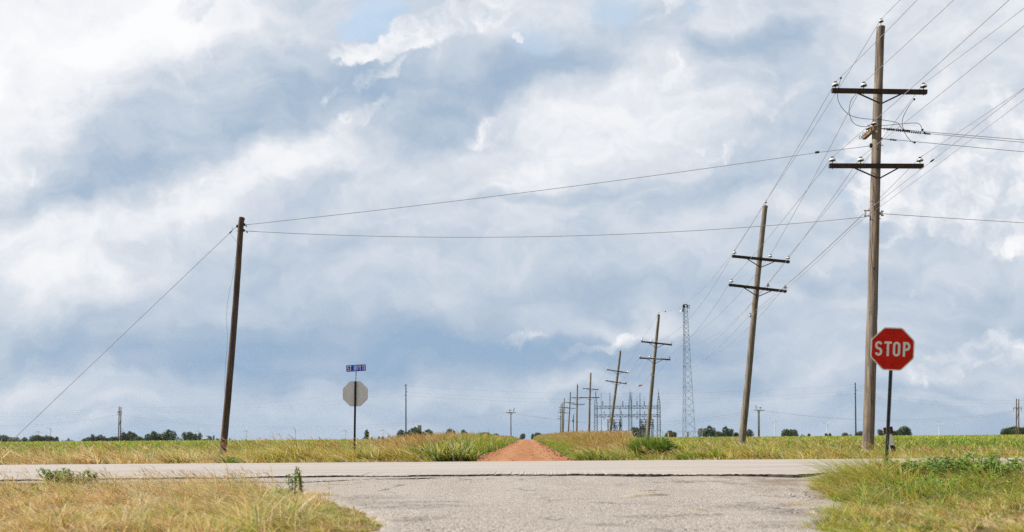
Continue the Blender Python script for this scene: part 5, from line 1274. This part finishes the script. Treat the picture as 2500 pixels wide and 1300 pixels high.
# --- near bank with straw grass (camera side, west of the side road)
def lb(yv): return np.interp(yv, [p.y for p in sorted(LB, key=lambda p: p.y)], [p.x for p in sorted(LB, key=lambda p: p.y)])
def rb_(yv): return np.interp(yv, [p.y for p in sorted(RB, key=lambda p: p.y)], [p.x for p in sorted(RB, key=lambda p: p.y)])
hp = Heap()
for nt_, nper, kind in ((5200, 9, 0), (2600, 16, 1), (750, 14, 2)):
    y = 4.6 + 8.3 * rng.uniform(0, 1, nt_) ** 1.1; x = -rng.uniform(0, 1, nt_) * (y * 0.78 + 1.2)
    dl = lb(y) - x; k = (dl > -0.03 + 0.75 * (vnoise(x, y, .5, 3) - .5)) & (y < 12.3 + 0.5 * (vnoise(x, y * 0, 1.2, 2) - .5)); x, y, dl = x[k], y[k], dl[k]; n3 = fb(x, y, .9, 71); k = (n3 > .36) | (rng.uniform(0, 1, len(x)) < .35) | (kind == 0); x, y, dl, n3 = x[k], y[k], dl[k], n3[k]; n = len(x)
    n1 = fb(x, y, 1.0, 21); n2 = fb(x, y, 2.2, 31)
    tall = np.clip(dl / 1.0, 0.15, 1) * np.clip((y - 5.0) / 2.2, 0.5, 1); ridge = np.exp(-((x + 4.0) / 1.7) ** 2) * np.clip((y - 8.5) / 2, 0, 1)
    H = (0.11 + 0.17 * n1 + 0.13 * ridge) * tall * (.5, 1.0, 1.5)[kind] * rng.uniform(.55, 1.4, n) * np.clip(.45 + 1.1 * (n3 - .2), .4, 1.2) * hum(x, y, .55, 81)
    W_ = np.zeros((n, 7)); W_[:, 0] = 1.5; W_[:, 1] = 1.4 * (1.25 - n2) * (.7, 1, 1.6)[kind] * np.clip(2.2 * fb(x, y, .6, 83) - .3, .15, 1.5); W_[:, 2] = .3 + np.clip(n2 - .40, 0, 1) * 5; W_[:, 3] = .10 + np.clip(n1 - .48, 0, 1) * 5 + np.clip(1.6 - dl, 0, 1) * 1.0 + np.clip((y - 10) / 2, 0, 1) * np.clip(-x - 5.5, 0, 1) * .8; W_[:, 4] = .03; W_[:, 5] = .2 + np.clip(.44 - n1, 0, 1) * 4 + np.clip(.40 - n3, 0, 1) * 6; W_[:, 6] = .9
    tuft_blades(hp, x, y, np.zeros(n), nper, rng.uniform(.03, .12, n), H, W_, leanv(n, WIND * (1.9, 1.4, 1.1)[kind], .85), .4, (.004, .014), None, .3, 4, 1.5, .12, [1, 1.6, .3, .05, 0, .15, .5])
NS = 1100
x = np.where(rng.uniform(0, 1, NS) < .4, rng.normal(-4.2, 1.1, NS), -rng.uniform(0, 1, NS) * 9.5 - .9); y = np.where(rng.uniform(0, 1, NS) < .5, rng.uniform(10.3, 12.4, NS), rng.uniform(6, 12.4, NS)); k = (lb(y) - x > .5); x, y = x[k], y[k]; NS = len(x)
hs_ = rng.uniform(.22, .42, NS); ln = leanv(NS, WIND * 1.2, .35)
hp.add(blades(np.stack([x, y, np.zeros(NS)], 1), hs_, np.full(NS, .005), ln, rng.uniform(-1.2, 1.2, NS), pick([1, .6, .4, 0, 0, .6, 1], NS), pick([1, 1.5, .1, 0, 0, .4, .6], NS), 4, 1.8, .9))
for j in range(3):
    t = 0.78 + 0.08 * j; lm = np.linalg.norm(ln, axis=1)
    hp.add(blades(np.stack([x + ln[:, 0] * hs_ * t ** 1.8, y + ln[:, 1] * hs_ * t ** 1.8, hs_ * (t - .28 * np.minimum(lm, 1.3) * t ** 2.4)], 1), np.full(NS, .05) * rng.uniform(.6, 1.4, NS), rng.uniform(.006, .012, NS), leanv(NS, WIND * 1.8, .3), rng.uniform(-1.3, 1.3, NS), pick([1, 1.6, .1, 0, 0, .3, .5], NS), None, 2, 1.2, .3))
o = hp.build('straw_grass', M['grass']); tag(o, 'dry straw grass matted over the bank beside the side road', 'grass', kind='stuff')

# --- near bank by the stop sign
hp = Heap()
for nt_, nper, kind in ((4600, 9, 0), (2300, 16, 1), (600, 14, 2)):
    y = 4.6 + 9.2 * rng.uniform(0, 1, nt_) ** 1.05; x = rb_(y) + rng.uniform(0, 1, nt_) * (y * 0.85 + 1.5 - rb_(y))
    dr = x - rb_(y); k = (dr > .02 + .5 * (vnoise(x, y, .5, 3) - .5)) & (y < np.where(x > 5.7, 14.0, 13.1)); x, y, dr = x[k], y[k], dr[k]; n = len(x)
    n1 = fb(x, y, .9, 41); n2 = fb(x, y, 1.6, 51)
    mound = np.clip((y - 8.4) / 1.3, 0, 1) * np.clip(dr / .9, .1, 1); clump = np.exp(-(((x - 4.95) / .9) ** 2 + ((y - 11.2) / 1.2) ** 2))
    mat_ = np.exp(-(((x - 4.6) / 1.2) ** 2 + ((y - 7.1) / .7) ** 2)) + np.clip(n2 - .60, 0, 1) * 2
    H = (0.085 + .08 * n1 + mound * (.11 + .15 * n1) + .16 * clump) * np.clip(dr / .35, .4, 1) * np.clip(1 - .5 * mat_ * (1 - mound), .45, 1) * (.6, 1.0, 1.35)[kind] * rng.uniform(.6, 1.35, n) * hum(x, y, .5, 91)
    W_ = np.zeros((n, 7)); W_[:, 2] = 1.2 + 2.6 * clump + .4 * n1; W_[:, 3] = (2.1 * np.clip(2.4 * fb(x, y, .6, 93) - .5, .1, 1.6)) + mound * 3.2 * np.clip(1.2 - 2 * n2, .1, 1.2); W_[:, 4] = .15 + mound * 1.8 * np.clip(1.1 - n1, 0, 1); W_[:, 0] = .3 + 2.6 * mat_; W_[:, 1] = .3 + 2.8 * mat_; W_[:, 6] = .35 + 1.8 * mat_; W_[:, 5] = .14 + .8 * mound * n2
    tuft_blades(hp, x, y, np.zeros(n), nper, rng.uniform(.03, .12, n), H, W_, leanv(n, WIND * 1.5, .75), .4, (.004, .014), None, .3, 4, 1.5, .12, [.3, .4, 1, 1.2, .1, .15, .3])
o = hp.build('bank_grass', M['grass']); tag(o, 'yellow-green and straw grass on the bank around the stop sign', 'grass', kind='stuff')

# ------------------------------------------------------------------ single weeds, bushes and grass clumps
def grass_clump(px, py, d, w, dep, h, N, wts, label, bw=.014, lean=WIND, sd=.3, name='grass_clump', cat='grass clump', basewts=None, seed_heads=0, zb=0.0):
    c = at(px, py, d); o = Vector((c.x, d, zb))
    r = np.sqrt(rng.uniform(0, 1, N)); a = rng.uniform(0, 2 * PI, N)
    x = c.x + r * np.cos(a) * w / 2; y = d + r * np.sin(a) * dep / 2
    H = h * (1 - .45 * r ** 2) * rng.uniform(.55, 1.1, N)
    out = np.stack([np.cos(a) * r * .45, np.sin(a) * r * .3], 1)
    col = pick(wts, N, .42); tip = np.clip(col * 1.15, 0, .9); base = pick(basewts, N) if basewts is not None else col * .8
    root = empty(name, o, label, cat)
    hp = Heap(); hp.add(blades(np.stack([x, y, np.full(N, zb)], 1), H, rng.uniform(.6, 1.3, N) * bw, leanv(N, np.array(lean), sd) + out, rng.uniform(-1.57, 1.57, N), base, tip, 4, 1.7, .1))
    hp.build('leaves', M['grass'], root, o)
    ns = max(seed_heads, 10); hp = Heap(); x2 = c.x + rng.uniform(-.4, .4, ns) * w; y2 = d + rng.uniform(-.3, .3, ns) * dep; hh = h * rng.uniform(.85, 1.2 if seed_heads else .95, ns); l2 = leanv(ns, np.array(lean) * 1.2, .2)
    hp.add(blades(np.stack([x2, y2, np.full(ns, zb)], 1), hh, np.full(ns, bw * .5), l2, rng.uniform(-1.2, 1.2, ns), pick([.6, .2, 1, .3, 0, .6, .5], ns), pick([.4, .3, .1, 0, 0, 1.5, .6], ns), 4, 1.8, .9)); hp.build('stalks', M['grass'], root, o)
def broadleaf(px, py, d, w, dep, h, nst, lpl, lsz, cols, label, name='weed', cat='weed', spread=.35, zb=0.0, stalkcol=(.16, .15, .06)):
    c = at(px, py, d); o = Vector((c.x, d, zb)); root = empty(name, o, label, cat)
    mb = MB(); LV, LF, LC, n0 = [], [], [], 0
    for s in range(nst):
        a = R.uniform(0, 6.28); r = math.sqrt(R.random()); b = Vector((c.x + r * math.cos(a) * w * .35, d + r * math.sin(a) * dep * .35, zb)); hh = h * R.uniform(.6, 1.08) * (1 - .25 * r)
        ti = b + Vector((math.cos(a) * r * w * spread - hh * .18, math.sin(a) * r * dep * spread, hh)); md = b.lerp(ti, .5) + Vector((R.uniform(-.03, .03), 0, hh * .06))
        pts = [b, md, ti]; mb.sweep([b, b.lerp(md, .6), md, md.lerp(ti, .6), ti], .004 + .004 * h, 4)
        for k in range(lpl):
            t = .12 + .9 * (k + R.random()) / lpl; t = min(t, 1); p = (b.lerp(md, t * 2) if t < .5 else md.lerp(ti, t * 2 - 1))
            q_ = R.uniform(0, 6.28); el = R.uniform(-.3, .7); L = lsz * R.uniform(.6, 1.25) * (1.1 - .35 * t)
            dv = Vector((math.cos(q_) * math.cos(el), math.sin(q_) * math.cos(el), math.sin(el))); sd_ = dv.cross(Vector((R.uniform(-.4, .4), R.uniform(-.4, .4), 1))).normalized(); up_ = sd_.cross(dv)
            LV += [p, p + dv * L * .45 + sd_ * L * .27 + up_ * L * .06, p + dv * L - up_ * L * .12, p + dv * L * .45 - sd_ * L * .27 + up_ * L * .06]
            LF.append((n0, n0 + 1, n0 + 2, n0 + 3)); n0 += 4
            cc = np.array(cols[R.randrange(len(cols))]) * R.uniform(.75, 1.25); LC += [cc] * 4
    hp = Heap(); hp.add((np.array([tuple(v_) for v_ in LV], np.float32), np.array(LF), np.array(LC))); hp.build('foliage', M['leaf'], root, o)
    st = M.get('weedstalk') or plain('weed_stalk', stalkcol, .8, 0, .2, 8); M['weedstalk'] = st
    mb.build('stem', st, root, o)
G1, G2, G3, G4 = (.19, .36, .065), (.29, .47, .08), (.10, .21, .045), (.38, .44, .07)
# far side of the highway
grass_clump(722, 1115, 22.6, 1.35, 1.0, .80, 1700, [.5, .6, 2.2, .5, .05, .05, .2], 'bushy yellow grass clump between the old brown pole and the road sign', .034, WIND * 1.2, .35, seed_heads=14)
grass_clump(636, 1115, 22.6, 1.0, .8, .60, 800, [.9, .8, 1.4, .3, 0, .2, .5], 'pale yellow grass tuft between the old brown pole and the bushy yellow clump', .032, WIND * 1.3, .35, seed_heads=8)
grass_clump(800, 1115, 22.4, .7, .7, .52, 520, [.9, 1.0, 1.0, .3, 0, .1, .4], 'straw coloured grass tuft just before the road sign post', .028, WIND * 1.3, .4, seed_heads=10)
grass_clump(985, 1118, 22.8, 1.1, .8, .68, 1000, [.4, .3, 1.8, .3, .05, .5, .5], 'golden brown grass clump between the road sign and the dark green clump', .030, WIND * .9, .3, seed_heads=18)
grass_clump(1076, 1118, 22.8, 2.1, 1.2, .78, 1900, [.35, .6, .7, 1.3, 1.3, .1, .3], 'dense dark green leafy grass clump at the corner of the dirt road', .045, WIND * .7, .45)
grass_clump(1118, 1108, 27.0, 1.2, 2.2, .90, 1200, [.05, .2, .3, 1.4, 2.0, 0, .05], 'second dark green grass clump, farther along the dirt road edge', .042, WIND * .6, .45)
grass_clump(1592, 1102, 26.0, 1.45, 1.0, .88, 2600, [.0, .0, .15, 2.6, 1.6, .0, .0], 'bright dark green bush of upright grass with reddish brown feet below the leaning pole', .022, WIND * .35, .2, name='grass_bush', cat='bush', basewts=[0, 0, 0, 0, .2, .15, 0, 2])
broadleaf(1628, 1100, 25.8, .7, .7, .72, 34, 36, .14, [G3, G1, (.07, .13, .05)], 'leafy grey-green weed at the end of the bright green bush', 'leafy_weed_plant')
broadleaf(572, 1128, 21.9, .85, .5, .26, 40, 26, .09, [G2, (.2, .32, .04), G1], 'low bright green weed at the foot of the old brown pole', 'low_weed_plant')
grass_clump(2172, 1122, 22.9, 1.2, .5, .30, 300, [.8, .4, 1, .3, 0, .8, .8], 'short reddish straw tuft at the foot of the leaning marker', .012, WIND, .35)
for i, (px, lab) in enumerate([(2232, 'lone dark seed stalk in the verge just past the leaning marker'), (2312, 'lone dark seed stalk in the verge past the stop sign'), (2400, 'lone dark seed stalk in the verge by the open field'), (1960, 'thin dark seed stalk in the verge before the tall power pole')]):
    grass_clump(px, 1118, 22.9 + .3 * i, .25, .2, .46, 14, [.3, .1, .3, .2, 0, 1.6, .6], lab, .012, WIND * .4, .18, name='seed_grass', cat='weed')
# camera side of the highway, around the straw bank
broadleaf(140, 1180, 12.4, .42, .3, .36, 40, 36, .07, [G1, G2, G3], 'small round dark green bush at the highway edge', 'small_bush', 'bush')
broadleaf(197, 1190, 12.0, .44, .3, .33, 36, 32, .06, [G4, G2, (.20, .2, .05)], 'small yellow-green bush beside the round dark green one', 'small_bush', 'bush')
broadleaf(238, 1205, 11.3, .30, .3, .17, 14, 20, .045, [G2, G4], 'low straggling green weed below the two small bushes', 'low_weed_plant')
broadleaf(300, 1205, 11.2, .30, .3, .17, 14, 20, .045, [G2, G1, G4], 'low green weed in the straw, next to the highway crack', 'low_weed_plant')
broadleaf(450, 1190, 12.2, .22, .2, .12, 9, 14, .04, [G2, G4], 'tiny green weed at the broken highway edge above the straw mound', 'low_weed_plant')
grass_clump(40, 1195, 11.3, .75, .6, .20, 420, [.3, .1, .4, .2, .3, 1.6, .8], 'dark brown dry grass tuft at the edge of the picture below the highway', .008, WIND, .4)
broadleaf(712, 1196, 10.4, .16, .14, .42, 4, 20, .075, [(.13, .16, .04), G1], 'tall dark weed stalk at the corner of the side road, the bent one', 'tall_weed_plant', spread=.8)
broadleaf(735, 1196, 10.3, .12, .10, .43, 4, 40, .055, [G4, (.32, .36, .05)], 'tall bright yellow-green weed stalk at the corner of the side road', 'tall_weed_plant', spread=.3)
broadleaf(690, 1203, 10.2, .26, .25, .15, 14, 18, .045, [G2, G1], 'low green weed at the foot of the two tall stalks', 'low_weed_plant')
grass_clump(770, 1205, 10.0, .5, .35, .16, 260, [.6, .2, .2, .1, .1, 1.5, 1.0], 'brown dead grass tuft at the corner of the side road', .007, WIND, .45)
grass_clump(560, 1205, 10.6, 1.3, .7, .30, 700, [1.2, 1.2, .5, .1, 0, .4, 1.0], 'tall straw tuft crowning the bank before the highway', .007, WIND * 1.2, .4, seed_heads=30)
# weeds round the stop sign
broadleaf(2280, 1176, 11.4, 1.3, .8, .43, 90, 36, .10, [G1, G3, (.11, .20, .06)], 'leafy dark green weed just past the stop sign post', 'leafy_weed_plant')
broadleaf(2385, 1176, 11.3, 1.3, .8, .49, 84, 36, .10, [G1, G2, (.12, .22, .06)], 'tallest leafy weed on the bank, before the open field', 'leafy_weed_plant')
broadleaf(2205, 1178, 11.6, .8, .6, .40, 40, 30, .08, [(.13, .18, .07), G1, (.2, .22, .09)], 'grey-green weed close beside the stop sign post', 'leafy_weed_plant')
broadleaf(2460, 1188, 10.8, .7, .6, .42, 26, 24, .07, [G2, (.2, .22, .06), G1], 'green and brown weed at the outer end of the bank', 'leafy_weed_plant')
broadleaf(2195, 1216, 9.0, .50, .4, .20, 24, 24, .055, [G3, G1], 'low very dark weed at the foot of the bank below the stop sign', 'low_weed_plant')
grass_clump(2245, 1214, 9.1, .7, .5, .24, 700, [0, 0, .7, 2.2, 1.0, 0, 0], 'lush green grass clump beside the low very dark weed', .009, WIND * .9, .35)
grass_clump(2100, 1196, 10.9, 1.2, .8, .42, 1400, [.2, .3, 2.2, .8, .1, .3, .2], 'long yellow-green grass clump sweeping towards the side road', .009, WIND * 1.5, .3, seed_heads=16)
grass_clump(2050, 1206, 10.3, .7, .6, .28, 600, [.4, .4, 2.0, .5, .05, .3, .4], 'shorter yellow grass clump at the very corner of the side road', .008, WIND * 1.5, .35)
grass_clump(2150, 1180, 11.6, .9, .6, .38, 700, [.3, .4, 1.6, .8, .1, .4, .3], 'long grass clump right around the stop sign post', .009, WIND * 1.2, .35, seed_heads=10)
grass_clump(2360, 1200, 10.0, 1.1, .6, .24, 900, [.3, .2, .9, 1.6, .7, .4, .3], 'mixed green grass clump under the tallest leafy weed', .008, WIND, .4)
grass_clump(2470, 1206, 9.8, .8, .6, .30, 600, [.8, .4, .7, .4, .2, 1.2, .8], 'brownish dry grass clump at the outer end of the bank', .008, WIND, .4, seed_heads=14)
grass_clump(1945, 1232, 8.3, .45, .3, .09, 260, [1, .8, .8, .2, 0, .3, .8], 'low dry tuft growing out of the worn side road', .006, WIND, .5)

for px, py, d, w, h, nst, lsz, cols, lab in [
    (2240, 1180, 12.0, .8, .36, 34, .085, [G1, G2], 'bright leafy weed between the stop sign post and the leafy dark green weed'),
    (2330, 1182, 11.8, .8, .38, 34, .09, [G2, G1, G3], 'leafy weed filling the gap between the two biggest weeds on the bank'),
    (2430, 1182, 11.6, .8, .40, 30, .08, [G1, G4], 'leafy weed just beyond the tallest weed of the bank'),
    (2310, 1196, 10.3, .8, .26, 34, .07, [G2, G1], 'low bright weed in the middle of the bank, below the leafy weeds'),
    (2390, 1200, 9.8, .7, .24, 30, .065, [G1, G2, G4], 'low spreading weed below the tallest leafy weed'),
    (2260, 1204, 9.6, .7, .24, 34, .065, [G2, G2, G1], 'lush low weed just above the lush green grass clump'),
    (2490, 1196, 11.0, .7, .38, 24, .075, [G1, G2], 'leafy weed at the very edge of the picture on the bank'),
    (2140, 1204, 9.9, .4, .18, 16, .05, [G4, G2], 'small yellow-green weed under the long yellow-green grass clump')]:
    broadleaf(px, py, d, w, w * .7, h, nst, 28, lsz, cols, lab, 'leafy_weed_plant' if h > .3 else 'low_weed_plant')
for px, py, d, w, h, nst, lsz, cols, lab in [
    (345, 1215, 10.6, .35, .16, 16, .05, [G2, G4], 'small green weed on the straw bank below the highway crack'),
    (620, 1212, 10.0, .3, .15, 12, .045, [G2, G1], 'small green weed just before the low weed at the tall stalks'),
    (60, 1215, 10.6, .4, .15, 16, .05, [G4, G1], 'small yellow-green weed beside the dark brown grass tuft')]:
    broadleaf(px, py, d, w, w * .7, h, nst, 22, lsz, cols, lab, 'low_weed_plant')
for px, d, w, h, bw, wts, lab in [(430, 22.3, .8, .56, .03, [.9, .9, 1.0, .4, 0, .3, .5], 'yellowish tuft in the pale straw verge, past the slim twin pole'), (250, 22.3, .7, .60, .026, [.8, .6, .3, .1, 0, 1.4, .8], 'rusty brown tuft in the pale straw verge before the slim twin pole'), (130, 22.4, .6, .56, .026, [1.2, 1.2, .2, .1, 0, .9, .8], 'tall straw tuft in the verge below the brightest wind turbine'),
    (900, 22.4, 1.0, .64, .03, [.3, .4, 1.8, .8, .1, .3, .4], 'green-gold grass clump just past the road sign post'), (1740, 22.6, .9, .56, .032, [.2, .3, 1.6, 1.5, .2, .2, .2], 'green-gold grass clump in the verge just before the leaning power pole'), (1850, 22.6, .9, .55, .030, [.2, .3, 2.0, 1.0, .1, .4, .2], 'yellow-green grass clump in the verge just past the leaning power pole'), (2020, 22.5, .8, .50, .026, [.3, .3, 1.0, .4, 0, 1.4, .4], 'orange-brown grass clump in the verge before the tallest pole'), (1680, 22.3, .6, .50, .028, [.2, .2, .8, 2.0, .3, .1, .1], 'fresh green tuft in the verge past the bright green bush'), (1450, 23.5, .9, .50, .032, [.1, .3, .8, 2.2, .5, .1, .1], 'fresh green grass clump between the dirt road and the bright green bush')]:
    grass_clump(px, 1115, d, w, .7, h, int(700 * w), wts, lab, bw, WIND * 1.1, .4, seed_heads=8)
grass_clump(840, 1256, 7.4, .7, .5, .07, 420, [.3, .3, 1.6, 1.4, .1, .1, .3], 'flat green mat of grass at the edge of the worn side road', .006, WIND, .7)
# loose straw bits on the pavement
for i, (px, py, L, an_) in enumerate([(1040, 1160, .35, .2), (1082, 1168, .25, -.1), (1565, 1206, .35, .05), (1580, 1217, .55, .1), (1660, 1255, .3, -.15)]):
    c = gp(px, py); mb = MB(); lab = ['loose straw lying on the cracked highway edge, the longer piece', 'loose straw lying on the cracked highway edge, the shorter piece', 'loose straw on the side road, the upper of two close together', 'loose straw on the side road, the lower and longer of two close together', 'lone short straw lying in the middle of the side road'][i]
    z_ = .06 if py < 1170 else .035
    for s in range(5): a = c + Vector((R.uniform(-.12, .12), R.uniform(-.12, .12), z_)); dv = Vector((math.cos(an_ + R.uniform(-.5, .5)), math.sin(an_ + R.uniform(-.5, .5)), 0.03)) * L * R.uniform(.3, .6); mb.sweep([a - dv, a + Vector((0, 0, .008)), a + dv], .0028, 4)
    M['straw'] = M.get('straw') or plain('loose_straw', (.50, .42, .28), .8, 0, .2, 20)
    tag(mb.build('straw_wisp', M['straw'], None, c), lab, 'straw')
# crumbled stones along the pavement edges
hp = MB(); 
for i in range(2600):
    s_ = R.random()
    if s_ < .4: x_ = R.uniform(-11, 8); y_ = hw_near(x_) - .15 + R.gauss(0, .25)
    elif s_ < .7: y_ = R.uniform(5.4, 12.5); x_ = float(lb(y_)) + abs(R.gauss(.1, .45))
    else: y_ = R.uniform(5.4, 13); x_ = float(rb_(y_)) - abs(R.gauss(.1, .7))
    r = R.uniform(.004, .016) * (1.3 if s_ < .4 else 1); c = Vector((x_, y_, .02 + r * .3))
    vs = [c + Vector((math.cos(t) * r * R.uniform(.7, 1.2), math.sin(t) * r * R.uniform(.7, 1.2), z * r * .6)) for z in (-1, 1) for t in (0, 1.26, 2.5, 3.77, 5.0)]
    hp.add(vs, [(0, 1, 6, 5), (1, 2, 7, 6), (2, 3, 8, 7), (3, 4, 9, 8), (4, 0, 5, 9), (5, 6, 7, 8, 9)])
M['chips'] = plain('stone_chips', (.36, .32, .29), .9, 0, .45, 3)
tag(hp.build('loose_gravel', M['chips']), 'loose gravel scattered along the broken pavement edges', 'gravel', kind='stuff')

# ------------------------------------------------------------------ air: thin even haze over the whole plain
mb = MB(); mb.box((0, 1600, 12), (7000, 3800, 102))
hz_m = bpy.data.materials.new('thin_haze'); hz_m.use_nodes = True; ht = hz_m.node_tree; ht.nodes.clear()
pv = ht.nodes.new('ShaderNodeVolumePrincipled'); pv.inputs['Color'].default_value = (0.86, 0.92, 1.0, 1); pv.inputs['Density'].default_value = 0.000035; pv.inputs['Anisotropy'].default_value = 0.3
ho = ht.nodes.new('ShaderNodeOutputMaterial'); ht.links.new(pv.outputs[0], ho.inputs['Volume'])
tag(mb.build('haze', hz_m), 'thin pale haze filling the air over the plain', 'haze', kind='stuff')

hp = MB()
for i in range(420):
    y_ = HWF + 80 * R.random() ** 2; a_, b_ = road_edges(y_); sd_ = R.random()
    x_ = R.uniform(a_, b_) if sd_ < .45 else (a_ + abs(R.gauss(0, .25)) if sd_ < .72 else b_ - abs(R.gauss(0, .25)))
    r = R.uniform(.010, .028) * (1 + y_ / 120); c = Vector((x_, y_, .03))
    vs = [c + Vector((math.cos(t) * r * R.uniform(.7, 1.2), math.sin(t) * r * R.uniform(.7, 1.2), z * r * .7)) for z in (-1, 1) for t in (0, 1.26, 2.5, 3.77, 5.0)]
    hp.add(vs, [(0, 1, 6, 5), (1, 2, 7, 6), (2, 3, 8, 7), (3, 4, 9, 8), (4, 0, 5, 9), (5, 6, 7, 8, 9)])
M['clods'] = plain('red_clods', (.24, .11, .07), .95, 0, .5, 3)
tag(hp.build('dirt_clods', M['clods']), 'loose reddish clods and stones strewn over the dirt road', 'clods', kind='stuff')
